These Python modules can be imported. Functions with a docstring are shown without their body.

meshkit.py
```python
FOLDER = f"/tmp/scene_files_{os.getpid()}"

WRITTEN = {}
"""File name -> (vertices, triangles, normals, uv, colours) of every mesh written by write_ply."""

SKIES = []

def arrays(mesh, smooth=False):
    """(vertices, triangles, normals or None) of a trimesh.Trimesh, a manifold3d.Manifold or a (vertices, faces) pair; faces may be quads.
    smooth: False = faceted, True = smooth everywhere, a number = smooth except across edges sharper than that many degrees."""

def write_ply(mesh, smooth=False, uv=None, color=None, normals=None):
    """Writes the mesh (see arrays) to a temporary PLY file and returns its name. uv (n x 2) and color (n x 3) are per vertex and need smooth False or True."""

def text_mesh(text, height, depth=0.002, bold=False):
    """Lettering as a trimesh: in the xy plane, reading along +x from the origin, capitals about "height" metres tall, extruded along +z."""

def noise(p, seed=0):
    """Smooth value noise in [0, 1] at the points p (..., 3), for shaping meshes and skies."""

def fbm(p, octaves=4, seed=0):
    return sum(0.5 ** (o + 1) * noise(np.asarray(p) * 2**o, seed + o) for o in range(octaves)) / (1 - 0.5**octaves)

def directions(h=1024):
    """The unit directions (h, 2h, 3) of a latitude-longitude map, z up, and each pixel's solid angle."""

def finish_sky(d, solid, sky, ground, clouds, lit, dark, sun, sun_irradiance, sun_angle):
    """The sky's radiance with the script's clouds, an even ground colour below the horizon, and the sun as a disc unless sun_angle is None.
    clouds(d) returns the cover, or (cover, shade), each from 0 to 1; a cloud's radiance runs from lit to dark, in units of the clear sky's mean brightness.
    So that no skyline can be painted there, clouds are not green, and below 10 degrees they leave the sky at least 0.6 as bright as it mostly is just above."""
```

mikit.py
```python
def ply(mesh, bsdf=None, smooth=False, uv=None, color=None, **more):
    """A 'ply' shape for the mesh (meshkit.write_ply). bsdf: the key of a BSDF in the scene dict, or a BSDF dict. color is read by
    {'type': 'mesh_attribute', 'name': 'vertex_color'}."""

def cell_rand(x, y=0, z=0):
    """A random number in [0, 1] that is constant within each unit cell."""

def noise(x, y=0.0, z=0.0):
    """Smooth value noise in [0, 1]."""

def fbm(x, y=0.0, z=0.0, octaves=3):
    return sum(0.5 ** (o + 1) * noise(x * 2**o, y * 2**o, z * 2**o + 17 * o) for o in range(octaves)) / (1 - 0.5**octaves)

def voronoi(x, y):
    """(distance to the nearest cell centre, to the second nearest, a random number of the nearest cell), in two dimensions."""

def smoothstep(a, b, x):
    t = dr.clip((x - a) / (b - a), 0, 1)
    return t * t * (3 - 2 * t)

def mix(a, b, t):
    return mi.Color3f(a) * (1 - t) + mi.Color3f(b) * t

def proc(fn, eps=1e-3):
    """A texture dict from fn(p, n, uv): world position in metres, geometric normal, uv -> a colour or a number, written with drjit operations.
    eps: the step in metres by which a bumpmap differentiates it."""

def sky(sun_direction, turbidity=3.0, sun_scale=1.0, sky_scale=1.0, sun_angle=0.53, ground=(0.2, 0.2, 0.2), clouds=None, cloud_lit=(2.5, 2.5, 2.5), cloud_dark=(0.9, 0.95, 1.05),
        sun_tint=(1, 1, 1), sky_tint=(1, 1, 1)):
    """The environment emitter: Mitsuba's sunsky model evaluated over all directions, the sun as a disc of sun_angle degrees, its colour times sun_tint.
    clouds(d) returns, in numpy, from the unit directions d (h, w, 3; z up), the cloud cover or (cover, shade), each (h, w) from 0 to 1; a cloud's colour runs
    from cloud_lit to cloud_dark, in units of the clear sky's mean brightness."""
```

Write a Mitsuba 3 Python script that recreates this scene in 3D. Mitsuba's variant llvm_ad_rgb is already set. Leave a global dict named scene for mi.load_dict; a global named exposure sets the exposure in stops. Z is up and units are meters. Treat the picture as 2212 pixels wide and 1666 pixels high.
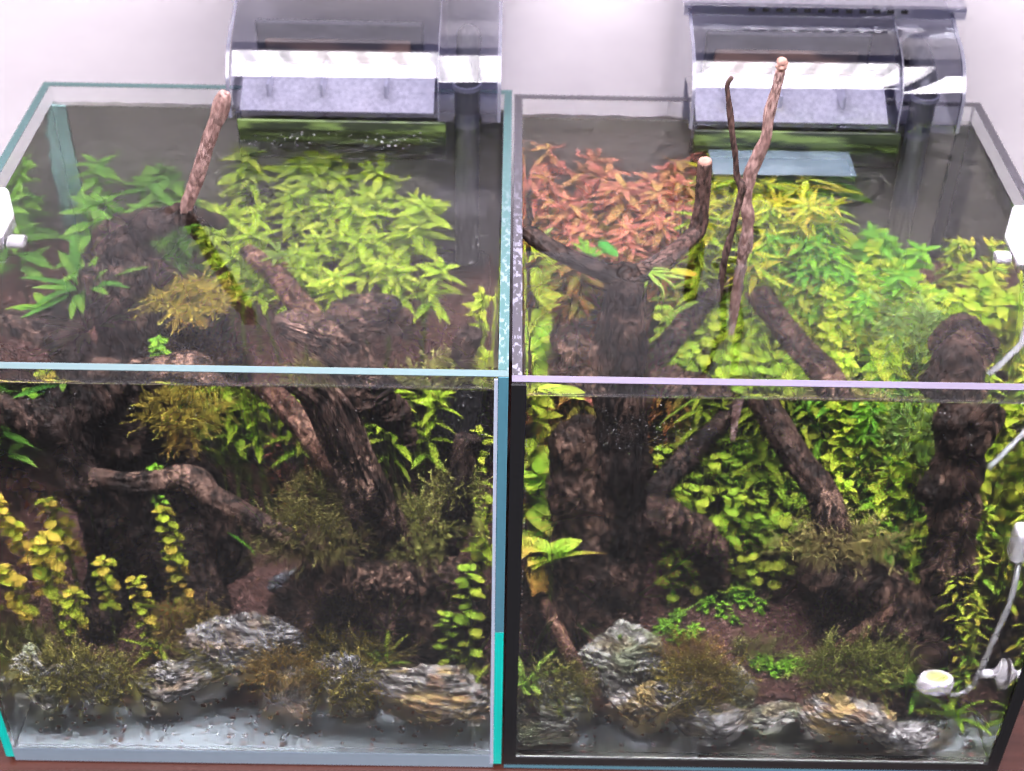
import math, random
import numpy as np, trimesh, mitsuba as mi, mikit, meshkit
from mikit import proc, noise, fbm, voronoi, smoothstep, mix, cell_rand
import drjit as dr
T = mi.ScalarTransform4f
scene, labels = {}, {}

# ---------------------------------------------------------------- camera, light, exposure
CAM = np.array([-.0031, -.5388, .7204]); YAW, PITCH, ROLL = .0074, .6701, .0212
_f = np.array([math.sin(YAW)*math.cos(PITCH), math.cos(YAW)*math.cos(PITCH), -math.sin(PITCH)])
_r = np.array([math.cos(YAW), -math.sin(YAW), 0.]); _u = np.cross(_r, _f)
_up = -_r*math.sin(ROLL) + _u*math.cos(ROLL)
scene['camera'] = {'type': 'thinlens', 'to_world': T().look_at(CAM.tolist(), (CAM+_f).tolist(), _up.tolist()),
                   'fov': 2*math.degrees(math.atan(1106/3090.9)), 'fov_axis': 'x', 'aperture_radius': .0028, 'focus_distance': .715,
                   'near_clip': .02, 'far_clip': 20.0}
exposure = 0.54
H, RT, ZW = .2984, -.0029, .2864          # tank height, how much lower the second tank's rim is, water level
LAMP = 10.5; FILL = 13.0
def lamp_fn(p, n, uv):                    # rows of LED tiles behind a diffuser
    a = smoothstep(.22, .42, dr.abs(uv.x*22 - dr.floor(uv.x*22) - .5))
    b = smoothstep(.30, .46, dr.abs(uv.y*5 - dr.floor(uv.y*5) - .5))
    k = 1.25 - .75*dr.maximum(a, b)
    return mi.Color3f(1.0, .93, 1.0)*(k*LAMP)
scene['lamp_light'] = None                # filled in below with the lamp's housing
del scene['lamp_light']

# ---------------------------------------------------------------- helpers
def box(x0, x1, y0, y1, z0, z1):
    m = trimesh.creation.box(extents=(x1-x0, y1-y0, z1-z0)); m.apply_translation(((x0+x1)/2, (y0+y1)/2, (z0+z1)/2)); return m
def rbox(x0, x1, y0, y1, z0, z1, r=.002, n=3):
    import manifold3d as m3
    s = m3.Manifold.sphere(r, 4*n)
    pts = [(x, y, z) for x in (x0+r, x1-r) for y in (y0+r, y1-r) for z in (z0+r, z1-r)]
    m = m3.Manifold.batch_hull([s.translate(q) for q in pts]).to_mesh()
    return trimesh.Trimesh(m.vert_properties[:, :3], m.tri_verts, process=False)
def cat(ms): return trimesh.util.concatenate(ms)
def resample(P, n):
    P = np.asarray(P, float)
    from scipy.interpolate import PchipInterpolator
    t = np.r_[0, np.cumsum(np.linalg.norm(np.diff(P[:, :3], axis=0), axis=1))]
    return PchipInterpolator(t, P)(np.linspace(0, t[-1], n))
def sweep(P, n=30, sides=12, caps=True, disp=None):
    """tube along rows x y z r; disp(u, ang, p) gives a factor on the radius."""
    Q = resample(P, n); c, r = Q[:, :3], Q[:, 3]
    t = np.gradient(c, axis=0); t /= np.linalg.norm(t, axis=1, keepdims=True)+1e-12
    a = np.cross(t[0], [.31, .2, .93]); a /= np.linalg.norm(a); A = []
    for i in range(n):
        a = a - t[i]*(a@t[i]); a /= np.linalg.norm(a); A.append(a)
    A = np.array(A); B = np.cross(t, A)
    ang = np.arange(sides)*2*np.pi/sides
    rr = np.repeat(r[:, None], sides, 1)
    if disp is not None:
        u = np.r_[0, np.cumsum(np.linalg.norm(np.diff(c, axis=0), axis=1))]
        rr = rr*disp(np.repeat(u[:, None], sides, 1), np.repeat(ang[None], n, 0), rr)
    v = c[:, None]+rr[..., None]*(np.cos(ang)[None, :, None]*A[:, None]+np.sin(ang)[None, :, None]*B[:, None])
    i, j = np.meshgrid(np.arange(n-1), np.arange(sides), indexing='ij')
    k = (j+1) % sides
    q = np.stack([i*sides+j, i*sides+k, (i+1)*sides+k, (i+1)*sides+j], -1).reshape(-1, 4)
    f = np.vstack([q[:, [0, 1, 2]], q[:, [0, 2, 3]]]); v = v.reshape(-1, 3)
    if caps:
        m = len(v); v = np.vstack([v, c[0], c[-1]]); j = np.arange(sides); k = (j+1) % sides; b = (n-1)*sides
        f = np.vstack([f, np.stack([k, j, j*0+m], 1), np.stack([b+j, b+k, j*0+m+1], 1)])
    return trimesh.Trimesh(v, f, process=False)
def key_of(name):
    if name not in scene and name not in USED: USED.add(name); return name
    i = 1
    while f'{name}_{i:03d}' in USED or f'{name}_{i:03d}' in scene: i += 1
    k = f'{name}_{i:03d}'; USED.add(k); return k
USED = set()
def thing(name, label, category, group=None):
    k = key_of(name); labels[k] = {'label': label, 'category': category}
    if group: labels[k]['group'] = group
    return k
def part(parent, name, mesh, bsdf, smooth=False, label=None, kind=None, **kw):
    k = key_of(parent+'__'+name)
    scene[k] = mesh if isinstance(mesh, dict) else mikit.ply(mesh, bsdf, smooth, **kw)
    if label or kind: labels[k] = {a: b for a, b in (('label', label), ('kind', kind)) if b}
    return k
def solo(name, mesh, bsdf, smooth, label, category=None, group=None, kind=None, **kw):
    k = key_of(name); scene[k] = mikit.ply(mesh, bsdf, smooth, **kw)
    labels[k] = {a: b for a, b in (('label', label), ('category', category), ('group', group), ('kind', kind)) if b}
    return k

# ---------------------------------------------------------------- materials of the setting
def pr(c, rough=.5, spec=.5, **kw): return {'type': 'principled', 'base_color': {'type': 'rgb', 'value': list(c)} if not isinstance(c, dict) else c, 'roughness': rough, 'specular': spec, **kw}
def two(b): return {'type': 'twosided', 'bsdf': b}
scene['m_wall'] = two({'type': 'bumpmap', 'bump': proc(lambda p, n, uv: fbm(p.x*90, p.z*160, 3.0, octaves=3)), 'scale': .00025,
                       'nested': {'type': 'diffuse', 'reflectance': proc(lambda p, n, uv: mix((.70, .655, .70), (.75, .705, .745), fbm(p.x*30, p.z*60, 1.0, octaves=3)))}})
scene['m_glass'] = {'type': 'dielectric', 'int_ior': 1.5, 'ext_ior': 1.0, 'specular_transmittance': {'type': 'rgb', 'value': [.985, .995, .99]}}
scene['m_water'] = {'type': 'dielectric', 'int_ior': 1.333, 'ext_ior': 1.0, 'specular_transmittance': {'type': 'rgb', 'value': [.99, .99, .985]}}
def spots(p, a, b):                        # dried drops and scratches on an edge
    s = smoothstep(.52, .60, fbm(p.x*700, p.y*330, p.z*330, octaves=3))*smoothstep(.20, .06, dr.abs(p.y-.04))
    return mix(a, b, s)
scene['m_teal_edge'] = two(pr(proc(lambda p, n, uv: spots(p, (.035, .085, .085), (.115, .155, .17))), .25))
scene['m_dark_edge'] = two(pr(proc(lambda p, n, uv: spots(p, (.035, .032, .04), (.13, .125, .16))), .25))
scene['m_front_rim'] = two(pr((.075, .115, .12), .2))
scene['m_front_rim_pale'] = two(pr((.105, .092, .13), .2))
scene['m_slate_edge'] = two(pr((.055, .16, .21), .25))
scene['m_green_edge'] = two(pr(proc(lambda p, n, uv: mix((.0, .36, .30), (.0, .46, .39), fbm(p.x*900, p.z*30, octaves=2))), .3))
scene['m_pale_edge'] = two(pr((.33, .37, .46), .25))
scene['m_black'] = two(pr((.006, .006, .007), .45))
scene['m_film'] = {'type': 'principledthin', 'base_color': proc(lambda p, n, uv: mix((.17, .175, .14), (.40, .37, .35), fbm(p.x*14, p.z*14, 2.0, octaves=4))), 'roughness': .8, 'diff_trans': 1.0, 'spec_trans': 0.}
scene['m_base_pale'] = two(pr(proc(lambda p, n, uv: mix((.24, .29, .325), (.34, .40, .44), fbm(p.x*26, p.y*40, 1.0, octaves=4))), .4)); scene['m_base_dark'] = two(pr(proc(lambda p, n, uv: mix((.28, .31, .35), mix((.04, .05, .045), (.15, .16, .14), fbm(p.x*90, p.y*60, 3.0, octaves=3)), smoothstep(.48, .62, fbm(p.x*45, p.y*16, 7.0, octaves=4)+smoothstep(.030, .012, p.y)*.22))), .4))  # dark base: its pale patches paint in a reflection on the sheet
scene['m_table'] = two({'type': 'bumpmap', 'scale': .0004, 'bump': proc(lambda p, n, uv: fbm(p.x*12, p.y*320, octaves=3)),
                        'nested': pr(proc(lambda p, n, uv: mix((.034, .0095, .0065), (.075, .023, .015), fbm(p.x*9, p.y*260, octaves=4))), .35)})
scene['m_floor'] = two(pr((.024, .022, .024), .5))
scene['m_soil'] = two({'type': 'bumpmap', 'scale': .004, 'bump': proc(lambda p, n, uv: fbm(p.x*300, p.y*300, p.z*300, octaves=3)),
                       'nested': {'type': 'diffuse', 'reflectance': proc(lambda p, n, uv: mix((.050, .028, .024), (.185, .096, .082), fbm(p.x*260, p.y*260, p.z*260, octaves=3)))}})
scene['m_grain'] = two(pr(proc(lambda p, n, uv: mix((.045, .024, .021), (.25, .132, .116), cell_rand(p.x*330, p.y*330, p.z*330))), .8, .3))

# ---------------------------------------------------------------- the setting: wall, table
solo('wall', box(-1.2, 1.2, .42, .45, -.6, 1.5), 'm_wall', False, 'pale lilac white wall with a faint woven texture', kind='structure')
k = thing('stand', 'reddish brown wooden stand top under both aquariums', 'stand')
part(k, 'top', rbox(-.75, .75, -.013, .41, -.034, -.004, .003), 'm_table', 30)
part(k, 'cabinet', box(-.74, .74, .004, .40, -.749, -.036), 'm_table')
solo('floor', box(-2.5, 2.5, -3.2, .42, -.80, -.75), 'm_floor', False, 'grey brown floor of the room before the stand', kind='structure')

# ---------------------------------------------------------------- the lamp over the tanks (out of the picture)
k = thing('aquarium_light', 'flat white light panel hanging above both aquariums', 'lamp')
LZ = .60
part(k, 'housing', rbox(-.36, .36, -.09, .22, LZ+.002, LZ+.02, .003), two(pr((.7, .7, .72), .4)))
_v = np.array([[-.34, -.08, LZ], [.34, -.08, LZ], [.34, .21, LZ], [-.34, .21, LZ]]); _fc = np.array([[0, 2, 1], [0, 3, 2]])
part(k, 'diffuser', mikit.ply(trimesh.Trimesh(_v, _fc, process=False), {'type': 'diffuse'}, False, uv=np.array([[0, 0], [1, 0], [1, 1], [0, 1.]]),
     emitter={'type': 'area', 'radiance': proc(lamp_fn)}), None)

k = thing('fill_panel', 'large white fill panel added above and behind the camera', 'lamp')  # added unseen light that brightens the faces turned to the camera
part(k, 'housing', box(-1.3, 1.3, -2.5, -.7, 2.302, 2.34), two(pr((.7, .7, .72), .4)))
_v = np.array([[-1.25, -2.45, 2.3], [1.25, -2.45, 2.3], [1.25, -.75, 2.3], [-1.25, -.75, 2.3]])
part(k, 'diffuser', mikit.ply(trimesh.Trimesh(_v, _fc, process=False), {'type': 'diffuse'}, False, emitter={'type': 'area', 'radiance': {'type': 'rgb', 'value': [FILL, FILL*.96, FILL*1.02]}}), None)

# ---------------------------------------------------------------- the two aquariums and their water
TH = .005
def aquarium(x0, x1, h, first):
    k = thing('aquarium', 'cube glass aquarium with teal green edges' if first else 'cube glass aquarium with black edges and a lilac rim', 'aquarium')
    G = 'm_glass'; e = .0004; yb = .2982
    part(k, 'front_pane', box(x0+TH+.0001, x1-TH-.0001, 0, TH, TH, h), G)
    part(k, 'back_pane', box(x0+TH+.0001, x1-TH-.0001, yb-TH, yb, TH, h), G)
    part(k, 'side_pane', box(x0, x0+TH, 0, yb, 0, h), G); part(k, 'side_pane', box(x1-TH, x1, 0, yb, 0, h), G)
    part(k, 'base_pane', box(x0+TH+.0001, x1-TH-.0001, 0, yb, .0006, TH-.0001), G)
    rim = 'm_teal_edge' if first else 'm_dark_edge'
    part(k, 'front_rim', box(x0, x1, 0, TH, h+.00005, h+e), 'm_front_rim' if first else 'm_front_rim_pale', label='polished top edge of the front pane')
    part(k, 'back_rim', box(x0+TH, x1-TH, yb-TH, yb, h+.00005, h+e), rim)
    part(k, 'side_rim', box(x0, x0+TH, TH+.0002, yb, h+.00005, h+e), rim); part(k, 'side_rim', box(x1-TH, x1, TH+.0002, yb, h+.00005, h+e), rim)
    if first:
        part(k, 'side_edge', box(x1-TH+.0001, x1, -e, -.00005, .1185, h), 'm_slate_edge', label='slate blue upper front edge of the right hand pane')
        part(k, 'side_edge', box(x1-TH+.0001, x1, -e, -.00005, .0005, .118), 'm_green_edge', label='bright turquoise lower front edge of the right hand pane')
        part(k, 'seam', box(x1-TH-.0019, x1-TH-.0001, -.0009, -.0001, .001, h-.001), 'm_pale_edge', label='pale blue sealant line beside the turquoise edge')
        part(k, 'side_edge', box(x0, x0+TH, -e, -.00005, .0005, h), 'm_green_edge', label='green front edge of the left hand pane')
        part(k, 'back_seam', box(x0+TH+.0002, x0+.0135, yb-TH-.0030, yb-TH-.0010, TH+.0006, ZW+h-H-.001), 'm_teal_corner', label='pale teal sealed corner')
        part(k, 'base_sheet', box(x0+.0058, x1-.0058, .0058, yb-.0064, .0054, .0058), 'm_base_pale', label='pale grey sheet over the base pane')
        part(k, 'base_edge', box(x0+TH, x1-TH, -e, -.00005, -.003, .0086), 'm_base_edge', label='pale front edge of the base pane')
    else:
        part(k, 'side_edge', box(x0-.0002, x0+.0070, -.0012, -.00005, .0052, h-.001), 'm_black', label='black sealant strip up the left hand front corner')
        part(k, 'side_edge', box(x1-.0070, x1, -.0012, -.00005, .0052, h-.001), 'm_black', label='black sealant strip up the right hand front corner')
        part(k, 'base_strip', box(x0, x1, -.0012, -.00005, .0010, .0078), 'm_black', label='black sealant strip along the bottom front')
        part(k, 'base_edge', box(x0, x1, -.0006, -.00005, -.0030, .0009), 'm_slate_edge', label='teal front edge of the base pane')
        part(k, 'back_seam', box(x1-.0135, x1-TH-.0002, yb-TH-.0030, yb-TH-.0010, TH+.0006, ZW+h-H-.001), 'm_grey_corner', label='dark grey sealed corner')
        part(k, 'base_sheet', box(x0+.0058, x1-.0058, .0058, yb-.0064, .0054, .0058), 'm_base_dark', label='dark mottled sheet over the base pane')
    part(k, 'background_film', box(x0+TH+.0006, x1-TH-.0006, yb-TH-.0009, yb-TH-.0005, TH+.0006, ZW+h-H-.0015), 'm_film', label='dark grey film over the back pane')
    # water: closed, with a slightly uneven surface that climbs at the glass
    i = .0002; X0, X1, Y0, Y1 = x0+TH+i, x1-TH-i, TH+i, yb-TH-i; zb, zt = TH+.0002, ZW+(h-H)
    nx, ny = 150, 150
    gx = X0+(X1-X0)*(.5-.5*np.cos(np.linspace(0, np.pi, nx))); gy = Y0+(Y1-Y0)*(.5-.5*np.cos(np.linspace(0, np.pi, ny)))
    X, Y = np.meshgrid(gx, gy, indexing='ij')
    d = np.minimum(np.minimum(X-X0, X1-X), np.minimum(Y-Y0, Y1-Y))
    Z = zt+.0016*np.exp(-d/.0016)+.00035*(meshkit.fbm(np.stack([X*28, Y*28, X*0+3*first], -1), 2)-.5)
    amp = np.exp(-((Y-.29)/.07)**2)*.0021+.0001
    Z += amp*(meshkit.fbm(np.stack([X*90, Y*130, X*0+7], -1), 3)-.5)
    for wx, wy, wr in TWIG_RINGS:
        r = np.hypot(X-wx, Y-wy); Z += .0018*np.exp(-np.maximum(r-wr, 0)/.0022)*(r < .03)
    top = np.stack([X, Y, Z], -1).reshape(-1, 3); idx = np.arange(nx*ny).reshape(nx, ny)
    q = np.stack([idx[:-1, :-1], idx[1:, :-1], idx[1:, 1:], idx[:-1, 1:]], -1).reshape(-1, 4)
    f = [q[:, [0, 1, 2]], q[:, [0, 2, 3]]]
    ring = np.r_[idx[:, 0], idx[-1, 1:], idx[::-1, -1][1:], idx[0, ::-1][1:-1]]
    low = top[ring].copy(); low[:, 2] = zb; b0 = len(top); n = len(ring); j = np.arange(n); jn = (j+1) % n
    f += [np.stack([b0+j, b0+jn, ring[jn]], 1), np.stack([b0+j, ring[jn], ring[j]], 1)]
    c = np.array([[(X0+X1)/2, (Y0+Y1)/2, zb]]); f += [np.stack([b0+jn, b0+j, j*0+b0+n], 1)]
    m = trimesh.Trimesh(np.vstack([top, low, c]), np.vstack(f), process=False)
    solo('water', m, 'm_water', 35, 'clear still water filling the '+('teal edged' if first else 'black edged')+' aquarium', kind='structure')
    return k
scene['m_teal_corner'] = two(pr((.20, .36, .36), .4)); scene['m_grey_corner'] = two(pr((.06, .06, .065), .4)); scene['m_base_edge'] = two(pr((.17, .22, .27), .25))
# where twigs break the surface: x, y, radius
RINGS_L = [(-.1867, .1629, .006)]; RINGS_R = [(.1068, .1563, .006), (.1341, .1532, .005), (.1176, .1232, .0025)]
TWIG_RINGS = RINGS_L; aquarium(-.3008, -.0008, H, True)
TWIG_RINGS = RINGS_R; aquarium(.0008, .3008, H+RT, False)

# ---------------------------------------------------------------- soil
def soil_z(x, y):
    z = np.interp(y, [.055, .070, .09, .12, .20, .295], [.0055, .012, .026, .040, .055, .075])
    n = meshkit.fbm(np.stack([np.asarray(x)*14, np.asarray(y)*14, np.asarray(x)*0], -1), 3)-.5
    return z+n*.018*np.clip((np.asarray(y)-.06)/.05, 0, 1)
rng = np.random.default_rng(5)
for s, first in ((-1, True), (1, False)):
    xs = np.linspace(.0062, .2952, 150)*s; xs.sort(); ys = np.linspace(.050, .2922, 130)
    X, Y = np.meshgrid(xs, ys, indexing='ij'); Z = np.maximum(soil_z(X, Y), .0062)
    front = .070+.022*(meshkit.noise(np.stack([X*30, X*0, X*0], -1))-.5); Z = np.where(Y < front, .0050, Z)
    idx = np.arange(X.size).reshape(X.shape)
    q = np.stack([idx[:-1, :-1], idx[1:, :-1], idx[1:, 1:], idx[:-1, 1:]], -1).reshape(-1, 4)
    solo('soil', trimesh.Trimesh(np.stack([X, Y, Z], -1).reshape(-1, 3), np.vstack([q[:, [0, 1, 2]], q[:, [0, 2, 3]]]), process=False), 'm_soil', True,
         'dark brown soil rising towards the back of the '+('teal edged' if first else 'black edged')+' aquarium', kind='structure')
    n = 9000
    px = s*rng.uniform(.007, .2945, n); py = rng.uniform(.060, .29, n); py[:420] = .0075+.06*rng.random(420)**.8; pz = np.maximum(soil_z(px, py), .0058)
    g = trimesh.creation.icosphere(0); V, F = g.vertices, g.faces
    r = rng.uniform(.0007, .0017, n)
    R = rng.uniform(.7, 1.25, (n, len(V)))
    v = (V[None]*R[..., None]*r[:, None, None]*np.array([1.1, 1, .8])+np.stack([px, py, pz+.3*r], -1)[:, None]).reshape(-1, 3)
    f = (F[None]+(np.arange(n)*len(V))[:, None, None]).reshape(-1, 3)
    solo('soil_granules', trimesh.Trimesh(v, f, process=False), 'm_grain', False, 'loose brown soil granules over the ground of the '+('teal edged' if first else 'black edged')+' aquarium', 'soil', kind='stuff')

# ---------------------------------------------------------------- filters hung on the back panes
scene['m_smoke'] = {'type': 'thindielectric', 'int_ior': 1.55, 'specular_transmittance': {'type': 'rgb', 'value': [.66, .67, .74]}}
scene['m_clear'] = {'type': 'thindielectric', 'int_ior': 1.5, 'specular_transmittance': {'type': 'rgb', 'value': [.93, .94, .95]}}
scene['m_lid'] = two(pr((.22, .215, .25), .3)); scene['m_lid_edge'] = two(pr((.16, .155, .19), .25, .8))
scene['m_cart'] = two(pr(proc(lambda p, n, uv: mix((.02, .02, .027), (.07, .07, .09), fbm(p.x*45, p.y*60, p.z*80, octaves=3))), .6))
scene['m_pad'] = two(pr(proc(lambda p, n, uv: mix((.045, .04, .045), (.17, .105, .08), smoothstep(.35, .65, fbm(p.x*40, p.y*30, p.z*70, octaves=2)))), .8))  # peach patches imitate a reflection on the filter shell
scene['m_weir'] = two({'type': 'bumpmap', 'scale': .0012, 'bump': proc(lambda p, n, uv: fbm(p.x*420, p.y*160, p.z*300, octaves=3)), 'nested': pr(proc(lambda p, n, uv: mix((.30, .29, .33), (.60, .58, .62), fbm(p.x*520, p.y*300, p.z*700, octaves=3))), .28, .8)})
scene['m_highlight'] = two(pr((.40, .39, .45), .2, .8))
scene['m_tube'] = two(pr((.055, .055, .065), .25)); scene['m_tube_pale'] = two(pr((.13, .13, .17), .15, .8))
scene['m_sponge'] = two({'type': 'bumpmap', 'scale': .0015, 'bump': proc(lambda p, n, uv: noise(p.x*900, p.y*900, p.z*900)), 'nested': pr((.035, .034, .04), .9)})
scene['m_bubble'] = {'type': 'dielectric', 'int_ior': 1.0, 'ext_ior': 1.333}
scene['m_bead'] = two(pr((.30, .30, .32), .15, .9))
scene['m_green_reflection'] = two(pr(proc(lambda p, n, uv: mix((.018, .024, .016), (.10, .15, .045), smoothstep(.40, .66, fbm(p.x*50, p.y*50, p.z*190, octaves=3)))), .4))
scene['m_blue_reflection'] = two(pr(proc(lambda p, n, uv: mix((.07, .12, .16), (.17, .23, .28), fbm(p.x*40, p.y*90, 1.0, octaves=3))), .25, .8))
def prism(prof, x0, x1):
    p = np.array(prof); n = len(p)
    v = np.vstack([np.c_[np.full(n, x0), p], np.c_[np.full(n, x1), p]]); j = np.arange(n); k = (j+1) % n
    f = [np.stack([j, k, k+n], 1), np.stack([j, k+n, j+n], 1)]
    import mapbox_earcut as me
    t = me.triangulate_float64(p, np.array([n], dtype=np.uint32)).reshape(-1, 3)
    f += [t, t[:, ::-1]+n]
    m = trimesh.Trimesh(v, np.vstack(f), process=False); m.fix_normals(); return m
def curve(a): return resample(np.c_[np.array(a), np.zeros(len(a))], 40)[:, :2] if False else np.array(a)
def filter_box(x0, x1, zo, first):
    k = thing('hang_on_filter', 'clear smoky hang on filter on the '+('teal edged tank, lid out of sight' if first else 'black edged tank, slots in its lid'), 'filter')
    fr = [(.2665, .2945)]; els = [(4, .021)]+[(16, .002), (25, .002)]+[(e, .0023) for e in np.linspace(33, 53, 9)]+[(60, .003), (65, .003)]+[(e, .0042) for e in np.linspace(69, 74, 9)]
    for e, l in els: fr.append((fr[-1][0]+l*math.sin(math.radians(e)), fr[-1][1]+l*math.cos(math.radians(e))))
    zk = fr[-1][1]-.001
    prof = fr+[(.40, zk+.004), (.40, .20), (.318, .20), (.318, .303), (.306, .3035)]
    prof = [(y, z+zo) for y, z in prof]
    xc = x1-.036
    part(k, 'shell', prism(prof, x0, xc-.0006), 'm_smoke', 30, label='clear curved front shell')
    pc = [(y-.006 if z < .346+zo and y < .30 else y, z+.001) for y, z in prof]
    part(k, 'intake_column', prism(pc, xc, x1), 'm_smoke', 30, label='narrow clear column round the intake tube')
    for a, b in ((x0-.0022, x0-.0002), (xc-.0005, xc-.0001), (x1+.0002, x1+.0022)):
        e = np.array(pc[:len(fr)-1]); o = e+np.c_[np.full(len(e), .0022), np.full(len(e), -.0006)]
        part(k, 'side_flange', prism(np.vstack([e, o[::-1]]), a, b), 'm_tube_pale', 30)
    ml, zl, ly = 'm_lid', zo, .022 if first else 0.
    part(k, 'lid', box(x0-.006, x1+.007, .312+ly, .404, zk+.0050+zl, zk+.0085+zl), 'm_smoke')
    part(k, 'lid_lip', rbox(x0-.006, x1+.007, .3092+ly, .3115+ly, zk+.0005+zl, zk+.0080+zl, .0008), 'm_smoke', 30)
    for i in range(0 if first else 12):
        xx = x0+.034+i*.0087
        part(k, 'vent_slot', box(xx, xx+.0042, .3087, .3091, zk+.0044+zo, zk+.0068+zo), 'm_black')
    part(k, 'cartridge', rbox(x0+.010, xc-.012, .312, .317, .305+zo, .3365+zo, .002), 'm_cart', 30, label='dark grey filter cartridge')
    part(k, 'filter_pad', rbox(x0+.016, xc-.020, .3075, .3112, .304+zo, .326+zo, .0015), 'm_pad', 30, label='grey filter pad with a peach reflection painted in')
    w = [(.3065, .311), (.296, .3085), (.283, .3025), (.2705, .2962), (.2705, .2955), (.283, .3010), (.3065, .3062)]
    part(k, 'spillway', prism([(y, z+zo) for y, z in w], x0+.003, xc-.004), 'm_weir', 30, label='pale wet spillway with bright speckles')
    for t in (.16, .42, .73): part(k, 'highlight_rib', rbox(x0+t*(xc-x0), x0+t*(xc-x0)+.0022, .272, .306, .3045+zo, .3135+zo, .0007), 'm_highlight', 30)  # added strips that imitate bright upright highlights in the filter
    part(k, 'lip_reflection', rbox(x0+.002, xc+.004, .2640, .2660, .2660, .2925+zo, .0006), 'm_green_reflection', 30, label='green strip added below the filter to imitate a reflection in the water')  # added strip; its green imitates filter and plants mirrored in the water
    xt = (xc+x1)/2-.001; yt = .276
    part(k, 'intake_tube', sweep([(xt, .330, .312+zo, .0075), (xt, .312, .328+zo, .0075), (xt, .292, .325+zo, .0075), (xt, yt, .314+zo, .0078), (xt, yt, .296+zo, .008)], 30, 20), 'm_tube', 40, label='dark grey bend of the intake tube')
    part(k, 'tube_collar', sweep([(xt, yt, .3115+zo, .0092), (xt, yt, .3145+zo, .0092)], 4, 24), 'm_tube_pale', 40)
    part(k, 'lower_tube', sweep([(xt, yt, .2955+zo, .0078), (xt, yt-.004, .24, .0078), (xt, yt-.008, .188, .0078)], 20, 20), 'm_tube_wet', 40, label='grey intake tube under water')
    part(k, 'lip_foot', rbox(x0+.001, x0+.004, .2675, .272, .272+zo, .296+zo, .001), 'm_tube', 30)
    return xt, yt
scene['m_tube_wet'] = two(pr((.10, .10, .115), .2))
xt, yt = filter_box(-.1745, -.0100, 0, True)
k = thing('sponge_prefilter', 'black sponge block on the intake tube at the back of the teal edged tank', 'sponge')
part(k, 'sponge', rbox(-.0535, -.0135, .248, .284, .113, .1885, .007, 5), 'm_sponge', 40)
xt2, yt2 = filter_box(.1120, .2760, -.0020, False)
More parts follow.
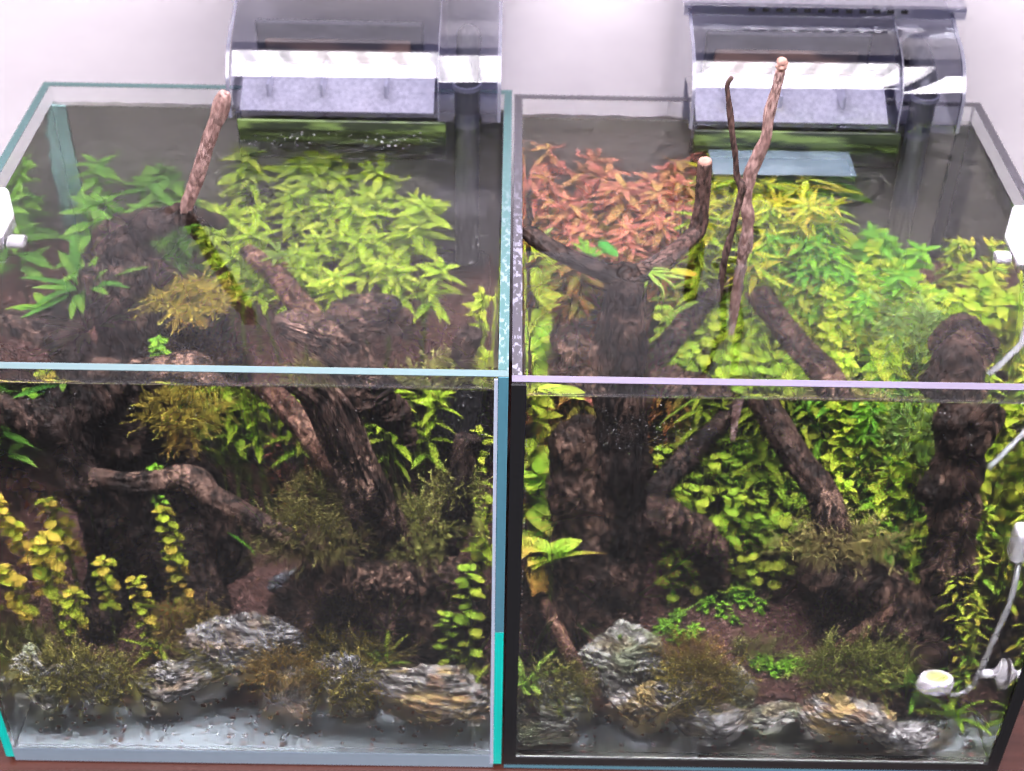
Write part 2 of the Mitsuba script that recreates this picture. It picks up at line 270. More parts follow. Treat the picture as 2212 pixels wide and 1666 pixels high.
k = thing('spillway_reflection', 'pale blue sheet added just under the water to imitate the spillway reflection', 'plate')
part(k, 'plate', rbox(.1235, .2120, .232, .262, .272, .2728, .0003), 'm_blue_reflection', 30)  # reflection of the spillway, built as an added blue sheet

# ---------------------------------------------------------------- wood
def smin(a, b, k): h = np.maximum(k-np.abs(a-b), 0)/k; return np.minimum(a, b)-h*h*k*.25
def surface_nets(f, o, h):
    """the zero surface of a sampled field, as a mesh with its normals outwards (f > 0 outside)."""
    s = f < 0
    nx, ny, nz = f.shape
    acc = np.zeros((nx-1, ny-1, nz-1, 3)); cnt = np.zeros((nx-1, ny-1, nz-1))
    sh = lambda a, d: a[d[0]:nx-1+d[0], d[1]:ny-1+d[1], d[2]:nz-1+d[2]]
    for ax in range(3):
        for b in range(2):
            for c in range(2):
                d0 = [0, 0, 0]; oth = [i for i in range(3) if i != ax]; d0[oth[0]] = b; d0[oth[1]] = c
                d1 = list(d0); d1[ax] = 1
                A, B = sh(f, d0), sh(f, d1); m = (A < 0) != (B < 0)
                t = np.where(m, A/np.where(m, A-B, 1), 0)
                for i in range(3): acc[..., i] += np.where(m, (t if i == ax else d0[i]), 0)
                cnt += m
    on = cnt > 0; idx = np.full(on.shape, -1); idx[on] = np.arange(on.sum())
    I = np.argwhere(on); V = (I+acc[on]/cnt[on][:, None])*h+o
    F = []
    for ax in range(3):
        a1, a2 = (ax+1) % 3, (ax+2) % 3
        sl0 = [slice(None)]*3; sl1 = [slice(None)]*3; sl0[ax] = slice(0, -1); sl1[ax] = slice(1, None)
        S0, S1 = s[tuple(sl0)], s[tuple(sl1)]
        E = np.argwhere(S0 != S1); E = E[(E[:, a1] > 0) & (E[:, a2] > 0) & (E[:, a1] < f.shape[a1]-1) & (E[:, a2] < f.shape[a2]-1)]
        q = []
        for d1, d2 in ((-1, -1), (0, -1), (0, 0), (-1, 0)):
            e = E.copy(); e[:, a1] += d1; e[:, a2] += d2; q.append(idx[e[:, 0], e[:, 1], e[:, 2]])
        q = np.stack(q, 1); inside0 = s[E[:, 0], E[:, 1], E[:, 2]]
        q[~inside0] = q[~inside0][:, ::-1]; F.append(q)
    F = np.vstack(F); F = F[(F >= 0).all(1)]
    return trimesh.Trimesh(V, np.vstack([F[:, [0, 1, 2]], F[:, [0, 2, 3]]]), process=False)
def wood(chains, cuts=(), h=.0016, k=.010, rough=.0034, grain=(1, 1, .3), seed=0, fine=.0012):
    """one piece of old wood: chains of points (x y z r) melted together, hollows cut, then ridged along the grain."""
    caps = []
    for c in chains:
        c = np.asarray(c, float)
        for a, b in zip(c[:-1], c[1:]): caps.append((a[:3], b[:3], a[3], b[3]))
    lo = np.min([np.minimum(a-r0, b-r1) for a, b, r0, r1 in caps], 0)-.008; hi = np.max([np.maximum(a+r0, b+r1) for a, b, r0, r1 in caps], 0)+.008
    n = np.ceil((hi-lo)/h).astype(int)+1
    P = np.stack(np.meshgrid(*[lo[i]+np.arange(n[i])*h for i in range(3)], indexing='ij'), -1).astype(np.float32)
    D = np.full(P.shape[:3], 1., np.float32)
    for a, b, r0, r1 in caps:
        w = np.maximum(r0, r1)+.02
        i0 = np.maximum(((np.minimum(a, b)-w-lo)/h).astype(int), 0); i1 = np.minimum(((np.maximum(a, b)+w-lo)/h).astype(int)+2, n)
        sl = tuple(slice(i0[i], i1[i]) for i in range(3)); p = P[sl]-a; ba = b-a
        t = np.clip((p@ba)/(ba@ba+1e-12), 0, 1); d = np.linalg.norm(p-t[..., None]*ba, axis=-1)-(r0+(r1-r0)*t)
        D[sl] = smin(D[sl], d, k)
    for c in cuts: D = np.maximum(D, c[3]-np.linalg.norm(P-np.array(c[:3]), axis=-1))
    m = np.abs(D) < .009; q = P[m]*np.array(grain)
    big = meshkit.fbm(q*70, 3, seed)-.5
    rid = 1-np.abs(meshkit.fbm(q*210, 3, seed+9)*2-1)*2.6
    D[m] += (-rough*1.45*big-rough*.75*rid).astype(np.float32)
    D[m] += (fine*(meshkit.noise(P[m]*np.array(grain)*520, seed+3)-.5)).astype(np.float32)
    return surface_nets(D.astype(float), lo, h)
def ridges(seed, amp=.16, fu=26., fa=2.6, knots=.12):
    def d(u, ang, r):
        q = np.stack([np.cos(ang)*fa, np.sin(ang)*fa, u*fu], -1)
        a = meshkit.fbm(q, 3, seed)-.5; b = np.abs(meshkit.fbm(np.stack([np.cos(ang)*fa*2.2, np.sin(ang)*fa*2.2, u*fu*.8], -1), 2, seed+5)-.5)*2
        c = meshkit.noise(np.stack([u*95, u*0, u*0+seed], -1))-.5
        return 1+amp*1.6*a-amp*.9*(1-b)**3+knots*c
    return d
def wood_bsdf(dark, mid, light, rough=.55, f=1.0, ck=.62):
    def col(p, n, uv):
        w = fbm(p.x*24, p.y*24, p.z*24, octaves=2)*.06
        a = fbm(p.x*150*f+w*90, p.y*150*f, p.z*40*f, octaves=4); b = smoothstep(.42, .66, fbm(p.x*38+3, p.y*38, p.z*26, octaves=3))
        fib = fbm(p.x*520*f, p.y*520*f, p.z*85*f+w*300, octaves=2); crack = smoothstep(.10, .02, dr.abs(fbm(p.x*105*f+7, p.y*105*f, p.z*30*f+w*60, octaves=2)-.5))
        q = mix(mix(dark, mid, smoothstep(.36, .60, a)), light, b*smoothstep(.46, .62, fib*.6+a*.4))
        return q*(1-ck*crack)*(.65+.7*fib)
    return two({'type': 'bumpmap', 'scale': .0035, 'bump': proc(lambda p, n, uv: fbm(p.x*480, p.y*480, p.z*150, octaves=3)), 'nested': pr(proc(col), rough+.12, .22)})
scene['m_wood'] = wood_bsdf((.019, .012, .010), (.082, .047, .036), (.20, .118, .086))
scene['m_wood_black'] = wood_bsdf((.009, .006, .006), (.034, .021, .018), (.095, .057, .045), .5)
scene['m_wood_log'] = wood_bsdf((.016, .011, .010), (.12, .072, .058), (.34, .21, .16))
scene['m_wood_red'] = wood_bsdf((.06, .028, .020), (.16, .080, .055), (.30, .17, .115))
scene['m_twig_dry'] = wood_bsdf((.15, .085, .075), (.25, .155, .14), (.34, .235, .22), .8, 4., .25)
scene['m_twig_dark'] = wood_bsdf((.028, .018, .016), (.075, .042, .036), (.14, .085, .072), .6, 4., .3)
scene['m_cut_wood'] = two(pr(proc(lambda p, n, uv: mix((.20, .10, .08), (.34, .20, .16), fbm(p.x*700, p.y*700, p.z*700, octaves=3))), .9))

# teal edged tank: the stump at the side, its dry twig; the leaning log; the crooked branch
k = thing('driftwood_stump', 'rugged dark driftwood stump with a dry twig rising out of the water', 'driftwood')
part(k, 'trunk', wood([[(-.187, .163, .283, .0060), (-.207, .164, .271, .0085), (-.226, .165, .255, .0115), (-.232, .166, .205, .020), (-.229, .170, .14, .020), (-.230, .178, .055, .028)],
    [(-.226, .154, .170, .014), (-.212, .158, .21, .011), (-.205, .172, .17, .012), (-.192, .176, .12, .014), (-.185, .18, .06, .018)],
    [(-.235, .14, .215, .016), (-.255, .107, .207, .0105), (-.288, .10, .228, .006)], [(-.252, .106, .205, .011), (-.245, .106, .168, .0095), (-.236, .11, .135, .009), (-.24, .125, .09, .012)],
    [(-.23, .16, .09, .02), (-.252, .115, .05, .012)], [(-.21, .16, .08, .02), (-.185, .125, .055, .012)], [(-.222, .150, .225, .010), (-.240, .140, .230, .0075)]],
    cuts=[(-.213, .146, .188, .009), (-.218, .146, .140, .010), (-.236, .136, .165, .008)], seed=1, k=.006, rough=.0048), 'm_wood_black', True, label='knobbly dark trunk')
part(k, 'twig', sweep([(-.1885, .163, .278, .0055), (-.1868, .163, .2864, .0047), (-.181, .163, .301, .0041), (-.1725, .163, .322, .0043), (-.166, .163, .338, .0041), (-.160, .163, .351, .0052), (-.1575, .163, .358, .0046), (-.156, .163, .3625, .0030)], 70, 26, disp=ridges(3, .2, 60, 2.2, .2)), 'm_twig_dry', True, label='dry pinkish brown twig above the water')
part(k, 'twig', sweep([(-.19, .166, .281, .006), (-.181, .178, .262, .007), (-.174, .19, .24, .006)], 30, 20, disp=ridges(4)), 'm_wood_black', True, label='short dark twig under the water')
k = thing('driftwood_log', 'broad dark driftwood log leaning up to a jagged tip, moss round its foot', 'driftwood')
part(k, 'log', sweep([(-.1235, .073, .2685, .0035), (-.1185, .0745, .265, .0085), (-.110, .077, .257, .0125), (-.099, .081, .243, .0135), (-.089, .088, .205, .0140), (-.0805, .094, .17, .0150), (-.0735, .102, .135, .0168), (-.069, .112, .10, .019), (-.066, .12, .06, .022)], 170, 72, disp=ridges(11, .34, 17, 2.0, .10)), 'm_wood_log', True, label='main log with deep grain')
part(k, 'side_log', sweep([(-.1615, .192, .2045, .0050), (-.150, .18, .202, .0072), (-.137, .167, .198, .0082), (-.1108, .13, .186, .0095), (-.095, .112, .174, .0105), (-.078, .105, .150, .011)], 110, 44, disp=ridges(12, .26, 22, 2.2, .10)), 'm_wood_red', True, label='thinner red brown side log')
part(k, 'knot', wood([[(-.098, .088, .243, .009), (-.083, .102, .236, .0095), (-.068, .116, .215, .0065), (-.057, .121, .195, .0035)], [(-.088, .10, .241, .008), (-.070, .108, .240, .0055)]], h=.0011, seed=4, rough=.005, grain=(.5, .6, 1)), 'm_wood', True, label='red brown broken knot')
part(k, 'stub', sweep([(-.0225, .1235, .1925, .0076), (-.0250, .121, .178, .0088), (-.0295, .116, .138, .0096), (-.040, .117, .105, .011), (-.055, .12, .085, .013)], 60, 30, disp=ridges(13, .16, 40)), 'm_wood_black', True, label='short black stub')
part(k, 'root_mass', wood([[(-.128, .115, .060, .016), (-.098, .118, .085, .022), (-.068, .122, .085, .027), (-.038, .118, .075, .020), (-.022, .12, .05, .014)],
    [(-.10, .10, .085, .011), (-.128, .095, .052, .008), (-.145, .095, .035, .005)], [(-.078, .098, .098, .010), (-.07, .088, .066, .007), (-.074, .084, .044, .005)], [(-.055, .098, .095, .010), (-.044, .09, .07, .007), (-.046, .086, .045, .005)],
    [(-.092, .096, .075, .007), (-.098, .086, .042, .006)], [(-.04, .105, .085, .009), (-.024, .098, .058, .006), (-.018, .096, .035, .005)], [(-.085, .092, .102, .012), (-.06, .09, .102, .011), (-.035, .1, .1, .011)]],
    cuts=[(-.086, .083, .066, .0105), (-.058, .083, .064, .0105), (-.031, .086, .062, .009), (-.108, .088, .06, .008)], h=.0014, seed=6, rough=.0042), 'm_wood', True, label='gnarled dark root mass full of hollows')
part(k, 'root', sweep([(-.098, .103, .075, .006), (-.083, .108, .066, .0065), (-.060, .102, .053, .0058), (-.040, .096, .041, .0045), (-.020, .089, .030, .003)], 70, 20, disp=ridges(14, .3, 40, 2.0)), 'm_wood_red', True, label='flat reddish brown root running over the soil')
k = thing('driftwood_branch', 'crooked bare grey brown branch reaching sideways from the stump to the moss', 'driftwood')
part(k, 'branch', sweep([(-.2375, .099, .172, .0058), (-.2335, .10, .1715, .0078), (-.2105, .104, .1665, .0082), (-.196, .107, .1665, .0086), (-.186, .108, .1685, .0105), (-.179, .106, .1665, .0102), (-.1708, .10, .160, .0092), (-.1519, .092, .1515, .0086), (-.130, .085, .140, .0078), (-.110, .092, .122, .0075)], 150, 44, disp=ridges(21, .24, 30, 2.3, .10)), 'm_wood', True)

# black edged tank
k = thing('driftwood_pillar', 'thick black driftwood trunk with two arms at the water surface and spreading roots', 'driftwood')
part(k, 'trunk', wood([[(.042, .122, .200, .0075), (.039, .121, .190, .0100), (.041, .12, .155, .0145), (.046, .113, .105, .015), (.046, .105, .055, .015), (.04, .10, .035, .012)], [(.045, .122, .185, .010), (.056, .124, .16, .011), (.062, .128, .09, .018), (.062, .13, .05, .022)],
    [(.07, .122, .142, .011), (.0925, .124, .133, .0100), (.112, .132, .117, .0085), (.125, .140, .098, .0080), (.134, .150, .068, .007)], [(.06, .11, .10, .014), (.066, .10, .055, .011), (.064, .097, .04, .009)],
    [(.055, .105, .09, .010), (.03, .098, .065, .009), (.018, .095, .045, .008)]],
    cuts=[(.075, .095, .07, .012), (.055, .092, .066, .006), (.038, .098, .175, .006), (.052, .1, .13, .005)], seed=30, rough=.0046), 'm_wood', True, label='flaking brown flank and spreading roots')
part(k, 'trunk', wood([[(.064, .116, .276, .0100), (.062, .114, .228, .0128), (.0645, .116, .178, .0142), (.066, .118, .125, .0150), (.066, .124, .07, .014)]], seed=31, rough=.0022, grain=(1, 1, .22)), 'm_wood_black', True, label='black upright trunk')
part(k, 'arm', sweep([(.0068, .1495, .2868, .0032), (.0110, .1465, .2858, .0052), (.020, .141, .2812, .0068), (.034, .132, .2770, .0078), (.050, .122, .2760, .0080), (.064, .116, .2772, .0095), (.074, .12, .277, .008)], 100, 34, disp=ridges(31, .22, 30)), 'm_wood_black', True, label='grey brown arm that just breaks the surface')
part(k, 'arm', sweep([(.064, .116, .277, .0080), (.085, .132, .2785, .0060), (.098, .146, .2815, .0056), (.1055, .1545, .2862, .0056), (.1066, .1562, .293, .0052), (.1066, .157, .305, .0047), (.1062, .157, .318, .0045), (.1060, .157, .3285, .0044)], 110, 30, disp=ridges(32, .14, 60)), 'm_twig_dark', True, label='dark arm bending up into a cut stub')
part(k, 'cut_end', sweep([(.1060, .157, .328, .0042), (.1059, .157, .3298, .0040), (.1059, .157, .3306, .0028)], 6, 20, disp=ridges(33, .2, 300)), 'm_cut_wood', True, label='pale cut end of the stub')
k = thing('bare_twig', 'tall pale grey brown twig standing out of the water, knobbly at the tip', 'twig')
part(k, 'stem', sweep([(.128, .128, .19, .0016), (.129, .135, .215, .0030), (.131, .146, .25, .0036), (.1341, .1532, .2835, .0042), (.1335, .1532, .2935, .0040), (.1306, .153, .308, .0038), (.1309, .153, .322, .0036), (.1342, .153, .336, .0038), (.1368, .153, .347, .0034), (.1366, .153, .360, .0033), (.1385, .153, .375, .0032), (.1393, .153, .386, .0026)], 150, 22, disp=ridges(41, .2, 80, 2, .16)), 'm_twig_dry', True)
part(k, 'tip', sweep([(.1393, .153, .3858, .0022), (.1396, .153, .3885, .0034), (.1397, .153, .3915, .0034), (.1399, .153, .393, .0018)], 14, 16, disp=ridges(42, .4, 500)), 'm_cut_wood', True, label='pinkish broken tip')
solo('bare_twig', sweep([(.1165, .119, .262, .0018), (.1176, .1232, .2862, .0021), (.1198, .1235, .307, .0019), (.1217, .124, .326, .0019), (.1222, .124, .331, .0022), (.1186, .125, .3386, .0018), (.1165, .125, .350, .0017), (.1115, .125, .372, .0018), (.1090, .125, .384, .0016), (.1078, .125, .391, .0014), (.1098, .125, .3955, .0012)], 120, 14, disp=ridges(43, .2, 80, 2, .2)), 'm_twig_dark', True, 'thin dark wiry twig beside the tall pale one', 'twig')
k = thing('driftwood_stick', 'straight dark brown stick slanting down from a cut top into mossy roots', 'driftwood')
part(k, 'stick', sweep([(.1440, .160, .2065, .0070), (.1452, .1585, .2050, .0092), (.155, .146, .192, .0092), (.1637, .134, .180, .0094), (.1814, .119, .161, .0098), (.190, .113, .140, .011), (.198, .116, .10, .0135), (.2, .12, .06, .015)], 130, 46, disp=ridges(51, .14, 26, 2.4, .06)), 'm_wood', True)
part(k, 'root_mass', wood([[(.190, .124, .086, .012), (.200, .118, .092, .017), (.226, .108, .088, .015), (.246, .105, .060, .015)], [(.226, .10, .092, .009), (.232, .088, .068, .0065), (.229, .083, .05, .005)],
    [(.19, .105, .10, .012), (.212, .10, .10, .012)], [(.245, .1, .075, .012), (.262, .085, .05, .01), (.27, .075, .035, .007)], [(.212, .112, .078, .011), (.204, .100, .052, .006)], [(.24, .1, .07, .012), (.236, .08, .045, .007)]],
    cuts=[(.195, .098, .068, .013), (.216, .09, .062, .010), (.253, .085, .062, .008)], h=.0015, seed=54, rough=.0042), 'm_wood', True, label='brown root mass with hollows below')
part(k, 'root', sweep([(.2335, .088, .088, .0056), (.229, .087, .083, .0062), (.208, .081, .060, .0052), (.192, .078, .040, .0042), (.1845, .076, .0315, .0028)], 70, 20, disp=ridges(55, .22, 50, 2)), 'm_wood_red', True, label='orange brown forked root slanting to the soil')
part(k, 'root', sweep([(.227, .085, .080, .005), (.234, .082, .062, .004), (.2395, .079, .042, .0026)], 30, 16, disp=ridges(56, .2, 50, 2)), 'm_wood_red', True)
k = thing('driftwood_limb', 'slim dark limb rising slantwise behind the black trunk', 'driftwood')
part(k, 'limb', sweep([(.072, .128, .128, .010), (.093, .148, .148, .0088), (.118, .178, .164, .0076), (.138, .198, .178, .0064), (.150, .206, .186, .005)], 80, 30, disp=ridges(61, .2, 30)), 'm_wood_black', True)
k = thing('driftwood_post', 'upright dark stump with a rugged brown crown beside the right hand pane', 'driftwood')
part(k, 'trunk', wood([[(.2485, .098, .245, .008), (.247, .094, .226, .0130), (.251, .10, .19, .0098), (.258, .104, .155, .0112), (.264, .104, .11, .0125), (.266, .11, .05, .017)], [(.250, .090, .236, .0095), (.239, .084, .231, .0070)], [(.25, .095, .185, .009), (.240, .092, .178, .0075)],
    [(.256, .093, .228, .0095), (.249, .086, .216, .0085)], [(.265, .11, .07, .018), (.282, .09, .045, .010)]], cuts=[(.2465, .076, .229, .006), (.238, .08, .2, .006)], h=.0015, seed=70, rough=.0038), 'm_wood', True)

solo('wood_sliver', sweep([(.0235, .082, .092, .0016), (.0250, .078, .088, .0046), (.034, .066, .072, .0052), (.046, .048, .053, .0050), (.056, .033, .038, .0048), (.0600, .027, .031, .0030)], 90, 26, disp=ridges(81, .34, 30, 1.8, .1)), 'm_wood_red', True, 'yellow brown split stick leaning across the stones by the black strip', 'stick')
solo('wood_sliver', sweep([(.0115, .018, .056, .0010), (.0145, .017, .047, .0024), (.0190, .016, .034, .0030), (.0215, .0155, .024, .0016)], 50, 16, disp=ridges(82, .3, 60, 1.8, .1)), 'm_wood_red', True, 'small orange brown splinter of wood against the front pane', 'stick')
solo('wood_sliver', sweep([(-.034, .022, .040, .0011), (-.024, .0205, .047, .0015), (-.013, .0195, .0535, .0011)], 40, 12, disp=ridges(83, .2, 60)), 'm_twig_dry', True, 'pale thin twig lying on the yellow veined stone', 'stick')

# ---------------------------------------------------------------- stones
def stone_bsdf(dark, mid, pale, tint, tint2, t0=.52):
    def col(p, n, uv):
        w = fbm(p.x*40, p.y*40, p.z*40, octaves=2)
        a = fbm(p.x*130+w*2, p.y*130, p.z*260+w*5, octaves=4); b = fbm(p.x*60+9, p.y*60, p.z*80, octaves=3); c = fbm(p.x*75, p.y*75+5, p.z*95+2, octaves=3)
        fine = fbm(p.x*620, p.y*620, p.z*760, octaves=2); crack = smoothstep(.085, .02, dr.abs(fbm(p.x*85+w*2, p.y*85+3, p.z*190, octaves=3)-.5))
        q = mix(mix(dark, mid, smoothstep(.30, .50, a)), pale, smoothstep(.52, .66, a*.7+fine*.3))
        q = mix(mix(q, tint, smoothstep(t0, t0+.10, b)*.8), tint2, smoothstep(.57, .66, c)*.65)
        return q*(1-.6*crack)*(.58+.5*fine)
    return two({'type': 'bumpmap', 'scale': .004, 'bump': proc(lambda p, n, uv: fbm(p.x*400, p.y*400, p.z*640, octaves=3)), 'nested': pr(proc(col), .75, .3)})
scene['m_stone_grey'] = stone_bsdf((.20, .19, .19), (.38, .37, .37), (.50, .51, .53), (.26, .22, .12), (.34, .24, .16), .55)
scene['m_stone_slate'] = stone_bsdf((.05, .05, .06), (.14, .15, .18), (.36, .38, .43), (.13, .13, .13), (.20, .19, .18))
scene['m_stone_ochre'] = stone_bsdf((.21, .19, .17), (.39, .365, .34), (.53, .51, .48), (.50, .35, .10), (.40, .22, .11), .52)
scene['m_stone_green'] = stone_bsdf((.21, .20, .18), (.40, .395, .36), (.52, .52, .49), (.28, .32, .18), (.36, .29, .17), .48)
def stone(seed, size, layer=(0, .35, 1), nl=7., tilt=0., amp=.22):
    """a broken layered stone of the size given, lying about the origin."""
    m = trimesh.creation.icosphere(5); v = m.vertices.copy(); r = np.random.default_rng(seed)
    for _ in range(12):                       # broken faces
        n = r.normal(size=3); n /= np.linalg.norm(n); d = r.uniform(.58, .92); s = v@n; v -= np.where(s > d, s-d, 0)[:, None]*n*.92
    L = np.array(layer, float); L /= np.linalg.norm(L)
    w = meshkit.fbm(v*1.7+seed, 3, seed)-.5; h = (v@L)*nl+w*3.2
    saw = h-np.floor(h); step = np.where(saw < .8, saw*.25, .2-(saw-.8)*1.0)      # ledges and crevices
    rad = 1+amp*(step*2.2*(.4+1.2*meshkit.noise(v*2.3+seed*3)))+amp*1.9*(meshkit.fbm(v*2.1+seed*7, 3, seed)-.5)+amp*.75*(meshkit.fbm(v*8, 4, seed)-.5)
    rad -= amp*1.1*np.clip(meshkit.fbm(v*3.3+seed, 2, seed+3)-.62, 0, 1)*3
    v = v*rad[:, None]*np.array(size)/2
    c, s = math.cos(tilt), math.sin(tilt)
    v = v@np.array([[c, 0, -s], [0, 1, 0], [s, 0, c]]).T if False else np.c_[v[:, 0]*c+v[:, 2]*s, v[:, 1], -v[:, 0]*s+v[:, 2]*c]
    return trimesh.Trimesh(v, m.faces, process=False)
def put_stone(label, bsdf, at, size, seed, tilt=0., layer=(0, .35, 1), nl=7., amp=.24, yaw=0.):
    size = np.array(size)*np.array([1.12, 1.1, 1.38]); m = stone(seed, size, layer, nl, tilt, amp)
    if yaw: m.apply_transform(trimesh.transformations.rotation_matrix(yaw, [0, 0, 1]))
    m.apply_translation(at)
    lowest = m.vertices[:, 2].min()
    if at[2] < .04: m.apply_translation((0, 0, .0062-lowest))
    if at[1] < .09: m.apply_translation((0, max(-.011, .0066-m.vertices[:, 1].min()), 0))
    solo('stone', m, bsdf, 42, label, 'stone')
put_stone('pale upright striped stone under shaggy moss in the front corner', 'm_stone_grey', (-.2530, .052, .03), (.036, .030, .044), 101, layer=(1, .1, .2), nl=6)
put_stone('grey green stone at the outermost end of the row', 'm_stone_green', (-.2800, .050, .03), (.026, .034, .046), 102)
put_stone('brown and grey layered stone with slanting cracks', 'm_stone_grey', (-.2010, .062, .03), (.050, .036, .046), 103, .5, (-.5, .2, 1), 8)
put_stone('low grey stone set back between two larger layered ones', 'm_stone_grey', (-.1790, .078, .03), (.034, .030, .036), 104, .2)
put_stone('long grey and rust slab leaning over the row', 'm_stone_grey', (-.1545, .077, .056), (.068, .034, .050), 105, .55, (.3, .1, 1), 6, .18)
put_stone('brown pointed stone with its lower half clear of moss', 'm_stone_ochre', (-.1270, .047, .03), (.034, .030, .050), 106, .15, (1, .2, .4), 5)
put_stone('grey stone shaggy with moss, its point on the bare glass', 'm_stone_grey', (-.0930, .044, .03), (.034, .030, .054), 107, -.3, (1, .2, .6), 6)
put_stone('large yellow veined grey stone beside the turquoise edge', 'm_stone_ochre', (-.0435, .043, .03), (.074, .042, .046), 108, .12, (.15, .3, 1), 5, .20)
put_stone('small dark blue grey slate lying on the soil', 'm_stone_slate', (-.1300, .138, .062), (.030, .022, .024), 109, .25, (.2, .1, 1), 6)
put_stone('round grey pebble poking out of moss', 'm_stone_grey', (-.0905, .063, .046), (.016, .014, .014), 110, amp=.06)
put_stone('mossy grey brown stone beside the black corner strip', 'm_stone_green', (.0300, .040, .03), (.044, .034, .036), 121, .15)
put_stone('low grey green stone in the front corner by the black strip', 'm_stone_green', (.0220, .016, .02), (.036, .016, .018), 122)
put_stone('big grey green stone of stacked ledges', 'm_stone_green', (.0690, .066, .036), (.058, .040, .054), 123, .18, (.1, .25, 1), 5, .22)
put_stone('yellow grey stone sloping from the big ledged one to the glass', 'm_stone_ochre', (.0905, .043, .03), (.042, .032, .040), 124, .6, (.4, .2, 1), 6)
put_stone('pale lilac grey stone with an upright horn', 'm_stone_grey', (.1250, .029, .024), (.056, .030, .028), 125, -.42, (.2, .2, 1), 4, .14)
put_stone('smooth pale green horn of rock standing in moss', 'm_stone_green', (.1405, .050, .046), (.022, .020, .040), 126, -.1, amp=.10)
put_stone('low dark stone with a pale green top', 'm_stone_green', (.1660, .047, .022), (.040, .026, .024), 127, .05, (.1, .1, 1), 4, .12)
put_stone('colourful stone with orange and yellow seams', 'm_stone_ochre', (.2080, .036, .03), (.056, .036, .038), 128, .3, (.5, .3, 1), 7, .2)
put_stone('small pale stone nearest the far front corner', 'm_stone_grey', (.2480, .028, .02), (.040, .024, .018), 129, .1)

# ---------------------------------------------------------------- leaves
scene['m_leaf'] = {'type': 'principledthin', 'base_color': {'type': 'mesh_attribute', 'name': 'vertex_color'}, 'roughness': .4, 'spec_trans': 0., 'diff_trans': .9, 'eta': 1.4}
scene['m_moss'] = {'type': 'principledthin', 'base_color': {'type': 'mesh_attribute', 'name': 'vertex_color'}, 'roughness': .6, 'spec_trans': 0., 'diff_trans': .6, 'eta': 1.35}
scene['m_stem'] = two(pr((.10, .13, .025), .5)); scene['m_stem_dark'] = two(pr((.035, .038, .018), .5)); scene['m_stem_red'] = two(pr((.16, .06, .03), .5))
def lerp(a, b, t): return np.asarray(a)*(1-t)+np.asarray(b)*t
def leaf(L, W, shape='lance', bend=.5, fold=.25, c0=(.2, .4, .05), c1=(.3, .45, .06), wave=0., n=6, rng=None, twist=0.):
    """one leaf from the origin along +x, upper side +z: vertices, faces, colours."""
    t = np.linspace(0, 1, n+1)
    if shape == 'lance': w = np.sin(np.pi*np.clip(t, 0, 1)**.8)**.8*(1-.25*t)+.10*(1-t)
    elif shape == 'round': w = np.sqrt(np.maximum(1-((t-.56)/.46)**2, 0)); w[0] = .10; w[-1] = .22
    elif shape == 'ovate': w = np.sin(np.pi*t**.72)**.9+.08*(1-t)
    else: w = np.minimum(1, 4*t+.35)*np.clip((1-t)*3.5, 0, 1)**.6
    w[-1] = max(w[-1], .04)
    a = bend*t; x = L*np.cumsum(np.r_[0, np.cos(a[1:])/n]); z = -L*np.cumsum(np.r_[0, np.sin(a[1:])/n])
    if wave and rng is not None: z = z+L*wave*np.sin(t*7+rng.uniform(0, 6))*t
    V, C = [], []
    for i in range(n+1):
        col = lerp(c0, c1, t[i]**1.5)
        for s in (-1, 0, 1):
            h = w[i]*W/2
            y = s*h; zz = z[i]+abs(s)*h*fold+s*twist*t[i]*h
            V.append((x[i], y, zz)); C.append(col*(1.0 if s else 1.30)*(1 if rng is None else rng.uniform(.84, 1.14)))
    F = []
    for i in range(n):
        for s in (0, 1):
            b = i*3+s; F += [(b, b+3, b+4), (b, b+4, b+1)]
    return np.array(V), np.array(F), np.clip(np.array(C), .004, .9)
def mat(az, el, roll=0., scale=1., at=(0, 0, 0)):
    """leaf frame: +x turned to the azimuth and raised by the elevation."""
    ca, sa, ce, se = math.cos(az), math.sin(az), math.cos(el), math.sin(el)
    X = np.array([ca*ce, sa*ce, se]); Y = np.array([-sa, ca, 0.]); Z = np.cross(X, Y)
    c, s = math.cos(roll), math.sin(roll); Y, Z = Y*c+Z*s, Z*c-Y*s
    M = np.eye(4); M[:3, 0] = X*scale; M[:3, 1] = Y*scale; M[:3, 2] = Z*scale; M[:3, 3] = at
    return M
BR = np.array([1.30, 1.28, 1.15])
class Species:
    def __init__(self, seed, L, W, shape, cols, n=6, bend=.6, fold=.25, per=2, gap=.010, el=.45, stem='m_stem', wave=0., nvar=8, low=None):
        r = np.random.default_rng(seed); self.__dict__.update(L=L, per=per, gap=gap, el=el, stem=stem, nvar=nvar)
        def make(cs):
            c0, c1 = cs[r.integers(len(cs))]; j = r.uniform(.82, 1.2)
            return leaf(L*r.uniform(.85, 1.15), W*r.uniform(.85, 1.15), shape, bend*r.uniform(.4, 1.5), fold*r.uniform(.6, 1.4), np.array(c0)*j, np.array(c1)*j, wave, n, r, r.uniform(-.5, .5))
        self.var = [make(cols) for _ in range(nvar)]
        self.lowvar = [make(low or cols) for _ in range(nvar)]
        self.ply = [mikit.ply(trimesh.Trimesh(v, f, process=False), 'm_leaf', True, color=np.clip(c*BR, 0, .9)) for v, f, c in self.var]
def joined(items):
    """many small coloured meshes (V, F, C, matrix) as one."""
    Vs, Fs, Cs, b = [], [], [], 0
    for v, f, c, M in items:
        Vs.append(v@M[:3, :3].T+M[:3, 3]); Fs.append(f+b); Cs.append(c); b += len(v)
    return trimesh.Trimesh(np.vstack(Vs), np.vstack(Fs), process=False), np.vstack(Cs)
